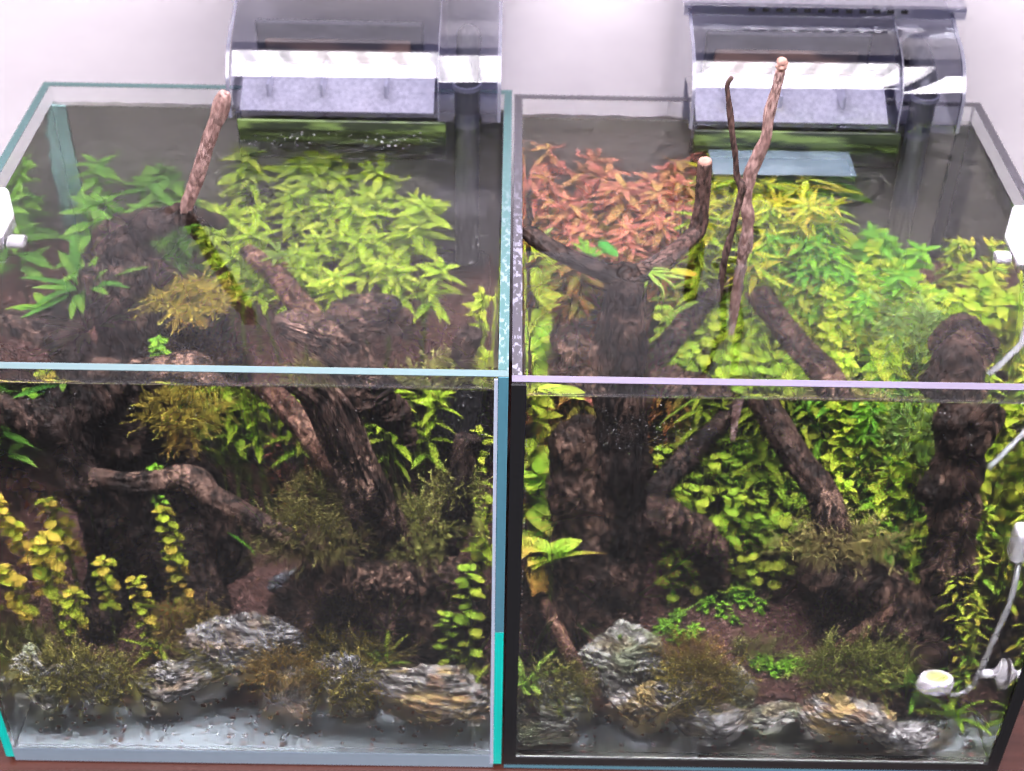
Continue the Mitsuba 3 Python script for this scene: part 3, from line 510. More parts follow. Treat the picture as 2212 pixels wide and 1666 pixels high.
def stem_plant(sp, x, y, h, label, group, rng, ztop=None, lean=.10, name='stem_plant', parts=10, size=1., top_el=.35, bare=.25, cat_='aquatic plant'):
    """one stem with its leaves: the uppermost are parts of their own, those lower down one part together."""
    z0 = float(soil_z(np.array([x]), np.array([y]))[0])-.002; z1 = ztop if ztop else z0+h
    k = thing(name, label, cat_, group)
    lx, ly = rng.normal(0, lean*(z1-z0), 2)
    s = .0011*size
    # keep the tips inside the glass
    tx = np.clip(x+lx, .010 if x > 0 else -.291, .291 if x > 0 else -.010); ty = np.clip(y+ly, .012, .288)
    pts = [(x, y, z0, s), (x+(tx-x)*.25+rng.normal(0, .002), y+(ty-y)*.25, z0+(z1-z0)*.45, s), (tx, ty, z1, s*.6)]
    Q = resample(pts, 40)
    part(k, 'stem', sweep(pts, 14, 6, caps=False), sp.stem, True)
    Ls = np.r_[0, np.cumsum(np.linalg.norm(np.diff(Q[:, :3], axis=0), axis=1))]
    ta = rng.uniform(0, 6.28); tilt = trimesh.transformations.rotation_matrix(float(np.clip(rng.normal(0, .20), -.34, .34)), [math.cos(ta), math.sin(ta), 0])[:3, :3]
    d = Ls[-1]; node = 0; out = []; az0 = rng.uniform(0, 6.28)
    while d > bare*Ls[-1]:
        i = min(np.searchsorted(Ls, d), 39); at = Q[i, :3]; age = (Ls[-1]-d)/.05
        sc = size*(.45+.55*min(1, .25+node*.35))*rng.uniform(.85, 1.12)
        el = sp.el+top_el*max(0, 1-node*.55)-.25*min(age, 1)
        for j in range(sp.per):
            az = az0+j*2*np.pi/sp.per+rng.normal(0, .16)
            reach = sp.L*sc
            a = at+np.array([math.cos(az), math.sin(az), 0])*s*.7
            e = a+np.array([math.cos(az), math.sin(az), 0])*reach*.95
            if not (.0062 < abs(e[0]) < .2940 and e[1] > .0065 and np.sign(e[0]) == np.sign(x)): az += np.pi*.5
            e = a+np.array([math.cos(az), math.sin(az), 0])*reach*.95
            if not (.0062 < abs(e[0]) < .2940 and e[1] > .0065 and np.sign(e[0]) == np.sign(x)): continue
            if e[1] > .2910: el2 = 1.1
            else: el2 = el
            lim = (ZW+(RT if x > 0 else 0)-.0085-at[2])/max(reach, 1e-6)
            el2 = min(el2+rng.normal(0, .14), math.asin(max(-1, min(1, lim))))
            M = mat(az, el2, rng.normal(0, .22), sc, a); M[:3, :3] = tilt@M[:3, :3]
            out.append((age, rng.integers(sp.nvar), M))
        az0 += np.pi/sp.per+rng.normal(0, .1) if sp.per == 2 else .5
        node += 1; d -= sp.gap*size*(.35 if node == 1 else .65 if node == 2 else 1)*rng.uniform(.85, 1.15)
    for age, v, M in out[:parts]: part(k, 'leaf', {**sp.ply[v], 'to_world': T(M)}, None)
    rest = out[parts:]
    if rest:
        m, c = joined([(*(sp.var if age < .9 else sp.lowvar)[v], M) for age, v, M in rest]); c = np.clip(c*BR, 0, .9)
        part(k, 'lower_leaves', m, 'm_leaf', True, kind='stuff', color=c)
    return k
G = lambda *a: a
hyg = Species(1, .0185, .0058, 'lance', [((.24, .35, .035), (.32, .40, .05)), ((.31, .41, .05), (.38, .43, .06)), ((.22, .35, .03), (.30, .39, .04)), ((.36, .36, .08), (.44, .37, .12)), ((.40, .34, .14), (.46, .35, .17))], per=4, gap=.0120, el=.15, low=[((.18, .34, .03), (.28, .38, .05)), ((.26, .40, .05), (.34, .40, .06)), ((.40, .30, .11), (.45, .28, .11))])
red = Species(2, .0170, .0048, 'lance', [((.40, .18, .12), (.44, .17, .14)), ((.44, .24, .11), (.42, .17, .13)), ((.42, .29, .10), (.44, .22, .12)), ((.37, .13, .11), (.42, .16, .14))], per=4, gap=.010, el=.10, stem='m_stem_red', low=[((.30, .20, .05), (.40, .12, .06)), ((.20, .24, .04), (.34, .16, .06))])
yel = Species(3, .0215, .0047, 'lance', [((.40, .42, .04), (.46, .40, .06)), ((.33, .42, .035), (.42, .44, .05)), ((.46, .38, .06), (.50, .36, .08)), ((.26, .40, .03), (.36, .44, .04)), ((.24, .40, .03), (.32, .44, .04))], per=4, gap=.0115, el=.12, low=[((.20, .30, .03), (.28, .34, .04))])
rot = Species(4, .0125, .0048, 'lance', [((.15, .36, .03), (.22, .42, .04)), ((.20, .40, .03), (.30, .44, .04)), ((.10, .30, .035), (.16, .36, .04))], per=4, gap=.0075, el=.2, n=5, low=[((.14, .32, .03), (.2, .36, .04)), ((.28, .36, .04), (.34, .34, .05))])
bac = Species(5, .0094, .0084, 'round', [((.28, .42, .04), (.34, .45, .05)), ((.34, .45, .05), (.40, .46, .06)), ((.22, .37, .04), (.28, .41, .05))], per=2, gap=.0088, el=.25, bend=.3, fold=.12, low=[((.25, .38, .04), (.31, .41, .05)), ((.33, .40, .05), (.38, .40, .06))])
lim = Species(6, .0112, .0066, 'ovate', [((.24, .41, .03), (.31, .43, .04)), ((.31, .43, .04), (.39, .42, .05)), ((.18, .37, .03), (.25, .42, .04))], per=4, gap=.0095, el=.28, low=[((.19, .35, .03), (.26, .38, .04)), ((.28, .36, .04), (.36, .36, .05))])
lud = Species(7, .0290, .0150, 'ovate', [((.26, .42, .05), (.44, .36, .07)), ((.22, .42, .04), (.36, .42, .06)), ((.30, .44, .05), (.52, .32, .08))], per=4, gap=.020, el=.30, n=8, bend=.5, low=[((.26, .05, .05), (.34, .06, .05)), ((.36, .30, .06), (.50, .26, .07))])
bus = Species(8, .0084, .0070, 'round', [((.30, .38, .04), (.38, .38, .05)), ((.24, .34, .03), (.31, .36, .04)), ((.38, .34, .05), (.42, .30, .06))], per=3, gap=.0058, el=.25, n=5, low=[((.38, .30, .05), (.44, .26, .06)), ((.30, .32, .05), (.38, .30, .05)), ((.40, .24, .06), (.42, .18, .07)), ((.22, .28, .04), (.32, .30, .05))])
mid = Species(9, .0115, .0058, 'ovate', [((.36, .44, .05), (.42, .46, .06)), ((.28, .40, .04), (.36, .44, .05))], per=3, gap=.0100, el=.3, n=5)
dk = Species(10, .030, .0105, 'ovate', [((.075, .21, .035), (.12, .27, .04)), ((.10, .24, .04), (.15, .28, .05))], per=3, gap=.018, el=.15, stem='m_stem_dark')
rotR = Species(11, .0120, .0036, 'lance', [((.28, .40, .04), (.40, .40, .06)), ((.36, .40, .05), (.46, .34, .07)), ((.18, .36, .04), (.26, .40, .05))], per=4, gap=.0072, el=.2, n=5)
sml = Species(12, .0060, .0042, 'round', [((.20, .42, .04), (.26, .46, .05)), ((.15, .36, .03), (.2, .4, .04))], per=4, gap=.0045, el=.3, n=4)
rng = np.random.default_rng(77)
ORD = 'first second third fourth fifth sixth seventh eighth ninth tenth eleventh twelfth thirteenth fourteenth fifteenth sixteenth'.split()
def bed(sp, n, xr, yr, zr, label, group, mind=.012, **kw):
    got = []; tries = 0
    while len(got) < n and tries < 4000:
        tries += 1; x, y = rng.uniform(*xr), rng.uniform(*yr)
        if all((x-a)**2+(y-b)**2 > mind**2 for a, b in got): got.append((x, y))
    ys = np.array([g[1] for g in got]); e1, e2 = (ys.min()-1, np.median(ys)) if len(got) < 10 else np.quantile(ys, [1/3, 2/3])
    rows = {}
    for g in sorted(got, key=lambda q: abs(q[0])): rows.setdefault('front' if g[1] < e1 or (len(got) < 10 and g[1] < e2) else 'back' if g[1] >= e2 else 'middle', []).append(g)
    named = {g: f'{label}, {row} row, {ORD[i]} from the divider' for row, gs in rows.items() for i, g in enumerate(gs)}
    for x, y in got:
        zt = rng.uniform(*zr) if not callable(zr) else zr(x, y)
        stem_plant(sp, x, y, 0, named[(x, y)], group, rng, ztop=zt, **{**kw, 'size': kw.get('size', 1.)*rng.uniform(.78, 1.28)})
# teal edged tank
bed(hyg, 36, (-.180, -.055), (.185, .280), lambda x, y: .165+.030*rng.random()+.25*(y-.185)*1.0+.010, 'yellow green lance leaved thicket plant', 'stem plants of the yellow green thicket', .0132, parts=12, bare=.62)
bed(dk, 6, (-.278, -.205), (.235, .282), (.185, .235), 'dark green broad leaved plant behind the stump', 'broad leaved plants in the far corner', .022, parts=8, size=.62)
bed(rotR, 3, (-.205, -.180), (.245, .285), (.15, .18), 'thin olive stem plant beside the thicket', 'thin olive stem plants', .016, parts=6)
for rl, x, y, zt in (('nearer the stump', -.1495, .245, .122), ('nearer the divider', -.128, .262, .118)):
    stem_plant(red, x, y, 0, 'rusty red stem plant behind the leaning log, '+rl, 'rusty red stem plants behind the log', rng, ztop=zt, parts=10, size=.62, bare=.1)
CL = ['tall bushy yellow stem before the outer arm', 'bushy yellow and orange stem second from the outer pane, in front', 'low bushy orange stem nearest the outer pane', 'bushy stem half hidden behind the tallest yellow one', 'bushy orange topped stem nearest the crooked branch', 'shortest bushy orange stem above the shaggy moss']
for C1, (x, y, zt) in zip(CL, ((-.268, .100, .176), (-.271, .086, .138), (-.283, .078, .120), (-.262, .118, .145), (-.240, .090, .117), (-.2575, .075, .098))):
    stem_plant(bus, x, y, 0, C1, 'bushy yellow and orange stems', rng, ztop=zt, parts=14, bare=.56, lean=.07, size=rng.uniform(.95, 1.25))
stem_plant(bus, -.1985, .100, 0, 'bushy yellow stem of round leaves under the crooked bare branch', None, rng, ztop=.151, parts=14, bare=.3, lean=.02)
stem_plant(bus, -.216, .080, 0, 'small bushy yellow stem behind the layered stones', None, rng, ztop=.104, parts=14, bare=.3, lean=.02)
stem_plant(sml, -.2023, .13, 0, 'small bright green sprig at the foot of the stump', None, rng, ztop=.162, parts=10, bare=.75, lean=.02)
stem_plant(mid, -.0195, .185, 0, 'lime green stem plant by the divider with leaves up its whole stem', None, rng, ztop=.162, parts=12, bare=.1, lean=.03)
stem_plant(mid, -.0165, .150, 0, 'low lime green stem plant behind the black stub', None, rng, ztop=.130, parts=12, bare=.1, lean=.03)
stem_plant(bac, -.0215, .080, 0, 'round leaved green stem plant in front of the gnarled roots', None, rng, ztop=.118, parts=12, bare=.05, lean=.03)
stem_plant(bac, -.0330, .072, 0, 'short round leaved plant at the end of the flat root', None, rng, ztop=.082, parts=8, bare=.05, lean=.03)
# black edged tank
bed(red, 24, (.013, .112), (.185, .287), lambda x, y: .222+.035*rng.random()+.12*max(0, y-.25), 'salmon red lance leaved plant', 'salmon red stem plants', .0130, parts=14)
bed(yel, 18, (.108, .205), (.185, .250), lambda x, y: .245+.026*rng.random()-.10*max(0, x-.16), 'long leaved yellow plant by the bare twigs', 'long leaved yellow stem plants', .0145, parts=14)
bed(rot, 13, (.170, .245), (.165, .212), lambda x, y: .225+.02*rng.random()-.35*max(0, x-.19), 'small leaved green plant behind the slanting stick', 'small leaved bright green stem plants', .0135, parts=14)
bed(lim, 18, (.188, .262), (.128, .200), lambda x, y: .195+.02*rng.random()-.9*max(0, .175-y), 'lime oval leaved plant by the upright stump', 'lime oval leaved stem plants', .0128, parts=14)
bed(lim, 6, (.235, .290), (.145, .190), (.195, .218), 'yellow oval leaved plant along the outer pane', 'yellow oval leaved stem plants along the pane', .013, parts=12)
bed(bac, 18, (.102, .168), (.150, .192), lambda x, y: .150-.35*(.188-y)+.012*rng.random(), 'round leaved lime plant behind the black trunk', 'round leaved lime stem plants', .0105, parts=12, bare=.1)
bed(rot, 8, (.225, .262), (.120, .165), (.085, .155), 'low green plant at the upright stump', 'low green stem plants by the stump', .012, parts=10)
bed(rotR, 11, (.276, .292), (.060, .240), lambda x, y: .10+.5*(y-.06)*.9+.02*rng.random(), 'fine leaved plant against the outer pane', 'fine leaved stem plants against the pane', .0115, parts=8)
bed(dk, 6, (.118, .205), (.265, .284), (.20, .255), 'dark broad leaved plant under the filter', 'broad leaved plants under the filter', .017, parts=8, size=.8)
stem_plant(lud, .0190, .150, 0, 'large leaved green plant with a red heart beside the black strip, its upper rosette', None, rng, ztop=.148, parts=14, bare=.25, lean=.02, size=1.22)
stem_plant(lud, .0290, .086, 0, 'large leaved green plant with orange tipped rosette low before the black pillar', None, rng, ztop=.128, parts=10, bare=.84, lean=.02, size=1.25)
stem_plant(mid, .0180, .170, 0, 'thin pale green stem plant climbing along the black strip', None, rng, ztop=.235, parts=10, bare=.15, lean=.02, size=1.4)
# ---- narrow leaves: ferns, grasses, rosettes
def rosette(name, at, n, L, W, el, label, cat_, cols, seed, group=None, shape='ribbon', bend=.8, spread=(0, 6.28), nn=8):
    r = np.random.default_rng(seed); k = thing(name, label, cat_, group)
    for i in range(n):
        az = spread[0]+(spread[1]-spread[0])*(i+r.uniform(.1, .9))/n; c0, c1 = cols[r.integers(len(cols))]; l = L*r.uniform(.6, 1.15)
        v, f, c = leaf(l, W*r.uniform(.8, 1.2), shape, bend*r.uniform(.3, 1.6), .3, c0, c1, .03, nn, r, r.uniform(-.4, .4))
        M = mat(az, el+r.normal(0, .25), r.normal(0, .2), 1., np.array(at)+r.normal(0, .0012, 3))
        w = v@M[:3, :3].T+M[:3, 3]; lo, hi = (.0068, .2940) if at[0] > 0 else (-.2940, -.0068)
        w[:, 0] = np.clip(w[:, 0], lo, hi); w[:, 1] = np.clip(w[:, 1], .0062, .291); w[:, 2] = np.clip(w[:, 2], .0065, ZW-.004)
        part(k, 'leaf', trimesh.Trimesh(w, f, process=False), 'm_leaf', True, color=c)
GR = [((.10, .26, .03), (.16, .36, .04)), ((.14, .32, .03), (.24, .40, .05))]; YG = [((.22, .36, .03), (.36, .40, .05)), ((.18, .34, .03), (.26, .38, .04))]
rosette('fern', (-.243, .134, .222), 20, .042, .0046, .75, 'dark green narrow leaved fern on top of the stump', 'fern', [((.05, .16, .03), (.10, .28, .04)), ((.07, .22, .03), (.18, .32, .05))], 1, bend=.5)
rosette('fern', (-.262, .118, .216), 10, .030, .0044, .4, 'light green small fern on the outer arm of the stump', 'fern', GR, 2)
rosette('fern', (.0745, .118, .2800), 11, .022, .0022, .0, 'light green fine leaved fern at the fork of the floating arms', 'fern', [((.26, .42, .06), (.34, .46, .09))], 3, spread=(-2.2, .4), bend=.6)
rosette('fern', (.014, .152, .2765), 7, .015, .0020, .25, 'tiny pale fern at the tip of the arm by the divider', 'fern', [((.24, .36, .08), (.32, .42, .12))], 4)
rosette('fern', (.0445, .137, .2740), 8, .020, .0030, .35, 'green fern sprig behind the floating arm', 'fern', GR, 5, spread=(.3, 2.9))
rosette('fern', (-.140, .185, .205), 12, .022, .0026, .5, 'olive green fern at the top of the red brown side log', 'fern', [((.16, .26, .04), (.24, .34, .06))], 6)
rosette('grass_tuft', (.014, .034, .050), 13, .036, .0042, .55, 'bright green tuft of strap leaves on the mossy stone by the black strip', 'aquatic plant', [((.22, .42, .05), (.34, .46, .08))], 11)
rosette('grass_tuft', (.0700, .088, .036), 6, .062, .0036, 1.15, 'tall green grass blades rising before the black pillar', 'aquatic plant', [((.14, .34, .04), (.24, .42, .06))], 12, bend=.5)
rosette('grass_tuft', (.0640, .090, .034), 5, .036, .0032, .35, 'short yellowing grass blades behind the big ledged stone', 'aquatic plant', YG, 13, spread=(-1, 2.5))
rosette('grass_tuft', (.2560, .070, .030), 13, .044, .0040, .8, 'green strap leaved tuft behind the white topped diffuser', 'aquatic plant', GR, 14)
rosette('grass_tuft', (.2760, .045, .020), 11, .036, .0044, .7, 'light green tuft of strap leaves beside the suction cup', 'aquatic plant', YG, 15)
rosette('grass_tuft', (.2360, .088, .034), 9, .040, .0030, .9, 'thin green blades under the forked orange root', 'aquatic plant', GR, 16)
rosette('grass_tuft', (-.0750, .066, .044), 6, .034, .0026, .9, 'yellow green blades sprouting from the moss before the flat root', 'aquatic plant', YG, 17)
rosette('grass_tuft', (-.1380, .100, .040), 5, .034, .0022, 1.1, 'thin olive blades beside the dark slate', 'aquatic plant', YG, 18)
rosette('grass_tuft', (-.0170, .042, .042), 3, .028, .0030, 1.2, 'single yellow blade standing behind the yellow veined stone', 'aquatic plant', YG, 19)
rosette('grass_tuft', (-.2080, .076, .050), 7, .030, .0024, .5, 'olive grass blades over the layered stones', 'aquatic plant', YG, 20)
# ---- single loose leaves
def loose(at, L, W, az, el, roll, c0, c1, label, seed):
    r = np.random.default_rng(seed); v, f, c = leaf(L, W, 'ribbon', .35, .2, c0, c1, .02, 10, r)
    M = mat(az, el, roll, 1., at); solo('loose_leaf', trimesh.Trimesh(v@M[:3, :3].T+M[:3, 3], f, process=False), 'm_leaf', True, label, 'leaf', color=c)
loose((-.1585, .074, .147), .0220, .0072, -.25, -.55, -.9, (.12, .40, .03), (.22, .48, .04), 'bright green loose leaf caught under the crooked branch', 1)
loose((.1085, .140, .215), .0300, .0085, 3.45, -.42, .55, (.26, .44, .05), (.34, .48, .07), 'long serrated green leaf hanging below the floating arm', 2)
loose((.0500, .1480, .2800), .0170, .0066, -1.0, .0, .3, (.06, .30, .05), (.10, .36, .05), 'small dark green leaf floating beside the arm', 3)
loose((.0880, .1180, .2810), .0150, .0064, -.1, .0, .1, (.34, .42, .04), (.52, .30, .05), 'yellow leaf tipped with orange floating beside the fine fern', 4)
loose((.0140, .0120, .2835), .0240, .0070, .05, .0, .1, (.30, .42, .05), (.40, .44, .06), 'green leaf floating flat against the front pane', 5)
loose((-.1120, .235, .190), .0180, .0105, 1.0, -.3, .9, (.62, .34, .07), (.66, .32, .07), 'orange yellow dead leaf caught in the thicket', 6)
loose((-.1320, .150, .140), .0120, .0060, .5, -1.2, .9, (.28, .16, .08), (.34, .2, .1), 'brown dead leaf on the soil behind the log', 7)
# ---- carpet seedlings on the soil
for i, (x, y) in enumerate([(.100, .125), (.106, .118), (.113, .112), (.1195, .117), (.110, .133), (.130, .142), (.139, .135), (.146, .150), (.151, .143), (.1565, .151), (.143, .126), (.150, .160), (.160, .140)]):
    stem_plant(sml, x, y, 0, f'tiny green carpet seedling on the bare soil, {ORD[i%10] if i < 10 else ORD[i-10]+" of the last"} from the trunk', 'carpet seedlings on the soil', rng, ztop=float(soil_z(np.array([x]), np.array([y]))[0])+.006+.004*rng.random(), parts=8, bare=.1, name='seedling')
for i in range(9):
    x = .157+.0038*i; y = .093+.004*math.sin(i*1.3)
    stem_plant(sml, x, y, 0, f'vivid green seedling in the little row before the orange root, {ORD[i]} from the trunk', 'seedlings in a row', rng, ztop=float(soil_z(np.array([x]), np.array([y]))[0])+.007, parts=8, bare=.1, name='seedling')

# ---------------------------------------------------------------- moss
def frond(seed, L=.012, n=9, w=.0011):
    r = np.random.default_rng(seed); V, F = [], []; b = 0
    p = np.zeros(3); d = np.array([1., 0, .25]); pts = [p.copy()]
    for i in range(n): d = d+r.normal(0, .22, 3); d /= np.linalg.norm(d); p = p+d*L/n; pts.append(p.copy())
    pts = np.array(pts)
    for i in range(n):
        a, c = pts[i], pts[i+1]; t = c-a; s = np.cross(t, [0, 0, 1.]); s /= np.linalg.norm(s)+1e-9; u = np.cross(s, t/np.linalg.norm(t)); h = .00013
        V += [a+s*h, a-s*h, c+s*h*.8, c-s*h*.8]; F += [(b, b+1, b+3), (b, b+3, b+2)]; b += 4
        V += [a+u*h, a-u*h, c+u*h*.8, c-u*h*.8]; F += [(b, b+1, b+3), (b, b+3, b+2)]; b += 4
        for sg in (-1, 1):
            e = a+(s*sg*.8+t/np.linalg.norm(t)*.7+u*r.normal(0, .6))*w*r.uniform(.7, 1.3)*(1.25-.7*i/n); q = u*w*.28+t*.12
            V += [a, (a+e)/2+q, e, (a+e)/2-q]; F += [(b, b+1, b+2), (b, b+2, b+3)]; b += 4
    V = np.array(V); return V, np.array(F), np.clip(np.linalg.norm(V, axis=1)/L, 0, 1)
FR = [frond(200+i) for i in range(14)]
def moss(at, rad, n, c0, c1, label, seed, L=1., up=.3, name='moss_clump', hang=0., cat_='moss', jit=.35):
    r = np.random.default_rng(seed); items = []; n = int(n*1.25)
    for i in range(n):
        q = r.normal(size=3); q /= np.linalg.norm(q); s = r.uniform(.25, 1.)**.5
        s *= .55+.95*float(meshkit.noise(q*1.7+seed*11.3))
        p = np.array(at)+q*np.array(rad)*s*np.array([1.15, .95, .95])
        az = math.atan2(q[1], q[0])+r.normal(0, .7); el = math.asin(np.clip(q[2]*.8+up-hang, -1, 1))+r.normal(0, jit)
        v, f, tt = FR[r.integers(len(FR))]; M = mat(az, el, r.uniform(0, 6.28), L*(r.uniform(.5, 1.15) if r.random() < .9 else r.uniform(1.3, 1.9)), p)
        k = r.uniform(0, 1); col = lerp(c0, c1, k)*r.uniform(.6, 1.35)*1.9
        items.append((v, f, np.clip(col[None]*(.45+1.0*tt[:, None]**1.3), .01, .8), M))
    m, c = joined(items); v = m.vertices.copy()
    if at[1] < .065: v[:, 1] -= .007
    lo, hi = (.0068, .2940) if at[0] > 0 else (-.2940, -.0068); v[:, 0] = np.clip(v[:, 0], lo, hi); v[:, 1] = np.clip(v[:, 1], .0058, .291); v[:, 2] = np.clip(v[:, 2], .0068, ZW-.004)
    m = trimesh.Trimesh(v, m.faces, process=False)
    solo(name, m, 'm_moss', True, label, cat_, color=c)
OL0, OL1 = (.085, .075, .022), (.22, .20, .065); BR1 = (.26, .18, .055)
moss((-.1160, .090, .136), (.027, .016, .018), 620, OL0, OL1, 'olive moss mound between the bare branch and the leaning log', 1)
moss((-.1130, .110, .155), (.012, .010, .014), 150, OL0, OL1, 'upper olive moss against the flank of the leaning log', 2)
moss((-.0430, .116, .134), (.021, .014, .013), 430, (.11, .11, .03), (.27, .27, .075), 'light green moss ruff between the log and the black stub', 3)
moss((-.0300, .116, .158), (.010, .010, .008), 130, (.11, .11, .03), (.27, .27, .075), 'small moss collar round the black stub', 4)
moss((-.0560, .098, .122), (.014, .009, .010), 170, (.11, .11, .03), (.27, .27, .075), 'moss beard hanging over the gnarled roots', 5, hang=.7)
moss((-.1890, .147, .1960), (.0185, .012, .0120), 460, (.20, .16, .025), (.40, .32, .06), 'golden tangled moss ball hanging on the stump', 6, L=.95)
moss((-.1880, .146, .1800), (.007, .006, .008), 60, (.22, .15, .03), (.42, .28, .07), 'golden rootlets dangling under the moss ball', 7, hang=1.1)
moss((-.2600, .042, .055), (.026, .016, .013), 420, (.10, .085, .02), (.24, .23, .06), 'shaggy olive moss over the upright striped stone', 8, L=1.25)
moss((-.2340, .042, .046), (.013, .014, .016), 210, (.10, .085, .02), (.24, .23, .06), 'moss drooping between the striped and the layered stones', 9, L=1.25, hang=.4)
moss((-.1930, .082, .066), (.022, .012, .010), 330, (.10, .08, .02), BR1, 'brown olive moss behind the layered stones', 10, L=1.1)
moss((-.1780, .062, .052), (.016, .010, .008), 150, (.10, .09, .02), (.24, .22, .06), 'thin moss on the low grey stone', 11)
moss((-.1310, .040, .058), (.017, .012, .012), 350, (.11, .075, .02), BR1, 'rust brown moss on the pointed brown stone', 12)
moss((-.0910, .034, .052), (.017, .014, .019), 430, (.11, .095, .02), (.25, .21, .05), 'thick olive moss over the stone with its point on bare glass', 13)
moss((-.0930, .070, .052), (.030, .010, .009), 330, (.09, .075, .02), (.20, .17, .045), 'dark moss band along the soil behind the stones', 14)
moss((-.2880, .070, .050), (.008, .022, .016), 170, (.08, .09, .02), (.2, .22, .06), 'dull moss along the outer pane', 15, L=1.2)
moss((.0310, .036, .054), (.018, .014, .012), 330, (.09, .085, .02), (.20, .19, .05), 'dark olive moss on the stone beside the black strip', 21)
moss((.1150, .038, .056), (.0190, .014, .0180), 620, (.10, .075, .016), (.23, .20, .05), 'thick brown green moss bush between the ledged stone and the pale horn', 22, L=1.1)
moss((.1110, .056, .070), (.014, .008, .012), 150, (.13, .075, .02), (.24, .15, .045), 'rusty moss tips behind the moss bush', 23)
moss((.2090, .058, .058), (.028, .015, .011), 480, (.09, .10, .02), (.22, .24, .06), 'flat olive moss mat over the colourful stone', 24, L=1.15)
moss((.1960, .104, .130), (.026, .014, .011), 430, (.14, .115, .04), (.30, .26, .10), 'pale olive moss fringe at the foot of the slanting stick', 25, L=1.2, up=.0)
moss((.2330, .130, .205), (.014, .012, .018), 200, (.12, .20, .05), (.24, .36, .10), 'wispy green moss on the side of the upright stump', 26, L=1.2)
moss((.1580, .100, .040), (.014, .006, .005), 90, (.13, .14, .04), (.24, .25, .08), 'wisps of pale moss on the soil behind the seedling row', 27)

# ---------------------------------------------------------------- fittings
scene['m_white'] = two(pr((.66, .64, .70), .35)); scene['m_white_soft'] = {'type': 'principledthin', 'base_color': {'type': 'rgb', 'value': [.72, .70, .76]}, 'roughness': .4, 'diff_trans': .7, 'spec_trans': 0.}
scene['m_ceramic'] = two(pr(proc(lambda p, n, uv: mix((.34, .37, .10), (.50, .52, .24), fbm(p.x*400, p.y*400, 1.0, octaves=2))), .7))
scene['m_bulb'] = {'type': 'thindielectric', 'int_ior': 1.5, 'specular_transmittance': {'type': 'rgb', 'value': [.80, .80, .70]}}
scene['m_hose'] = two(pr((.30, .30, .32), .2, .8))
def lathe(prof, at, axis=(0, 0, 1), n=32):
    m = trimesh.creation.revolve(np.array(prof), sections=n)
    a = np.array(axis, float); a /= np.linalg.norm(a); m.apply_transform(trimesh.geometry.align_vectors([0, 0, 1], a)); m.apply_translation(at); return m
k = thing('gas_diffuser', 'glass bulb diffuser with a white ring and a yellow green disc on top', 'diffuser')
D = np.array([.2575, .040, .0490])
part(k, 'bulb', lathe([(0, -.013), (.006, -.0125), (.0102, -.009), (.0112, -.003), (.0108, .0008)], D), 'm_bulb', True)
part(k, 'ring', lathe([(.0100, .0005), (.0110, .0010), (.0112, .0080), (.0098, .0105), (.0070, .0108), (.0070, .0050), (.0098, .0005)], D), 'm_white', 40)
part(k, 'disc', lathe([(0, .0102), (.0069, .0102), (.0069, .0085), (0, .0085)], D), 'm_ceramic', 40)
part(k, 'neck', sweep([tuple(D+[.010, -.002, -.004])+(.0020,), tuple(D+[.018, -.004, .000])+(.0020,), (.2785, .036, .055, .0020)], 20, 12), 'm_hose', True)
k = thing('suction_cup', 'white suction cup low on the far pane beside the diffuser', 'suction cup')
part(k, 'cup', lathe([(0, .0035), (.003, .0035), (.0055, .002), (.0115, -.0012), (.0118, -.0018), (.0100, -.0010), (.003, .0010), (0, .0012)], (.2925, .036, .066), (-1, 0, 0)), 'm_white_soft', 40)
part(k, 'clip', lathe([(0, .0085), (.0036, .0085), (.0036, .002), (0, .002)], (.2905, .036, .066), (-1, 0, 0)), 'm_white', 40)
k = thing('gas_hose', 'clear grey hose running up the far pane and hooking over to the rim', 'hose')
part(k, 'hose', sweep([(.2800, .036, .056, .0019), (.2815, .037, .072, .0019), (.2845, .040, .098, .0019), (.2880, .046, .125, .0019), (.2890, .060, .150, .0019)], 50, 12), 'm_hose', True)
part(k, 'hose', sweep([(.2660, .090, .196, .0022), (.2740, .094, .206, .0020), (.2850, .102, .222, .0019), (.2880, .115, .245, .0019), (.2890, .135, .275, .0019), (.2895, .145, .287, .0019)], 50, 12), 'm_hose', True)
k = thing('rim_clip', 'white clip over the rim of the black edged tank holding the hose', 'clip')
part(k, 'bracket', rbox(.2820, .2945, .128, .160, .2760, .3040, .003, 4), 'm_white', 40); part(k, 'bridge', rbox(.2900, .3060, .132, .156, .3000, .3045, .0015, 4), 'm_white', 40)
part(k, 'screw', lathe([(0, .004), (.0046, .004), (.0052, .003), (.0052, -.003), (.0046, -.004), (0, -.004)], (.2760, .138, .2800), (-1, 0, 0)), 'm_white_soft', 40)
k = thing('hose_joint', 'pale blue white plastic joint on the hose halfway down the far pane', 'hose fitting')
part(k, 'joint', rbox(.2830, .2940, .052, .070, .146, .170, .003, 4), 'm_white', 40)
k = thing('rim_clip', 'white clip over the outer rim of the teal edged tank', 'clip')
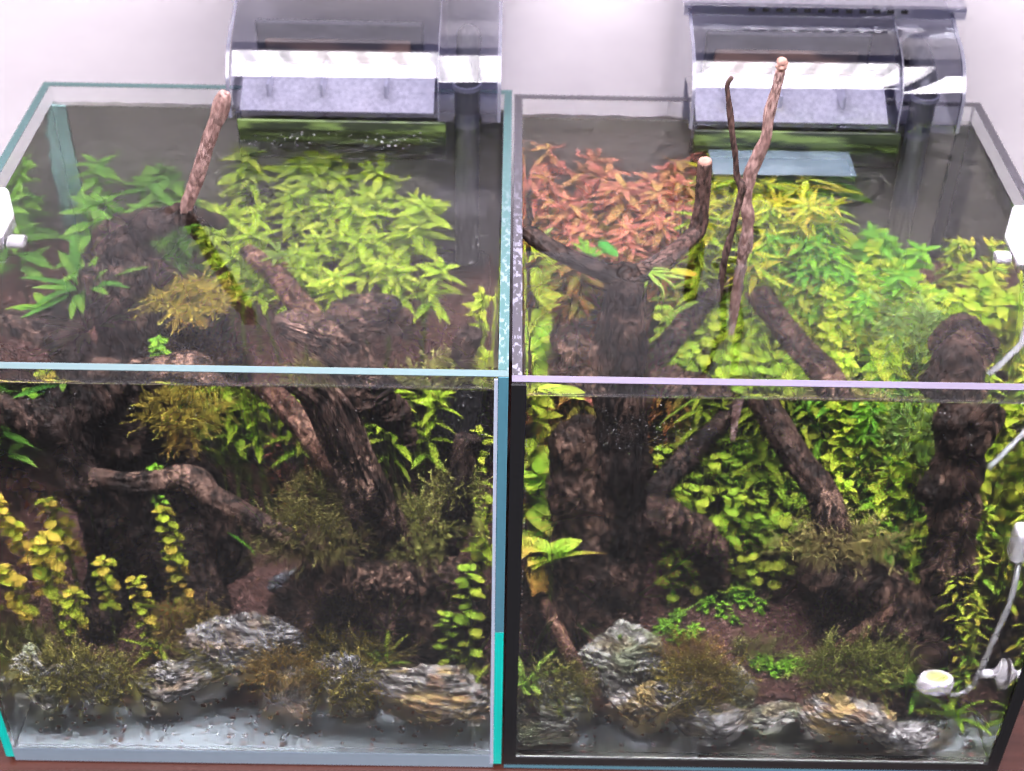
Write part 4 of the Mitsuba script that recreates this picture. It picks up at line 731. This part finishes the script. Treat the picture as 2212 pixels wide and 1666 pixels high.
part(k, 'bracket', rbox(-.2945, -.2830, .132, .160, .2700, .3040, .003, 4), 'm_white', 40); part(k, 'bridge', rbox(-.3060, -.2900, .136, .156, .3000, .3045, .0015, 4), 'm_white', 40)
part(k, 'screw', lathe([(0, .0045), (.0050, .0045), (.0056, .0035), (.0056, -.0035), (.0050, -.0045), (0, -.0045)], (-.2760, .135, .2800), (1, 0, 0)), 'm_white_soft', 40)

# ---------------------------------------------------------------- air bubbles: on the panes and under the surface, at the twigs
r = np.random.default_rng(9); Vs, Fs = [], []
def bubbles(name, P, R, label, bsdf='m_bead'):
    g = trimesh.creation.icosphere(1); n = len(P)
    v = (g.vertices[None]*np.array(R)[:, None, None]+np.array(P)[:, None]).reshape(-1, 3); f = (g.faces[None]+(np.arange(n)*len(g.vertices))[:, None, None]).reshape(-1, 3)
    solo(name, trimesh.Trimesh(v, f, process=False), bsdf, True, label, 'bubbles', kind='stuff')
P = [(r.uniform(-.29, -.01), .0058, .283-abs(r.normal(0, .010))) for _ in range(70)]+[(-.0072+r.normal(0, .0004), .0058, r.uniform(.20, .282)) for _ in range(60)]
bubbles('air_bubbles', P, r.uniform(.00018, .00048, len(P)), 'fine white air bubbles on the inside of the teal tank front')
P = [(r.uniform(.008, .29), .0058, .280-abs(r.normal(0, .014))) for _ in range(60)]+[(r.normal(.062, .018), .0058, r.normal(.262, .007)) for _ in range(110)]+[(.0088, .0058, r.uniform(.06, .27)) for _ in range(70)]
bubbles('air_bubbles', P, r.uniform(.00018, .00046, len(P)), 'fine white air bubbles on the inside of the black tank front')
P = [(r.uniform(-.172, -.05), r.normal(.252, .006), ZW-.0004) for _ in range(75)]
bubbles('air_bubbles', P, r.uniform(.0002, .0007, len(P)), 'froth of bubbles on the water before the spillway')
P = [(-.0335+r.uniform(-.018, .018), .2475-r.uniform(0, .001), r.uniform(.12, .18)) for _ in range(60)]
bubbles('air_bubbles', P, r.uniform(.0003, .0009, len(P)), 'pinprick bubbles over the face of the black sponge')
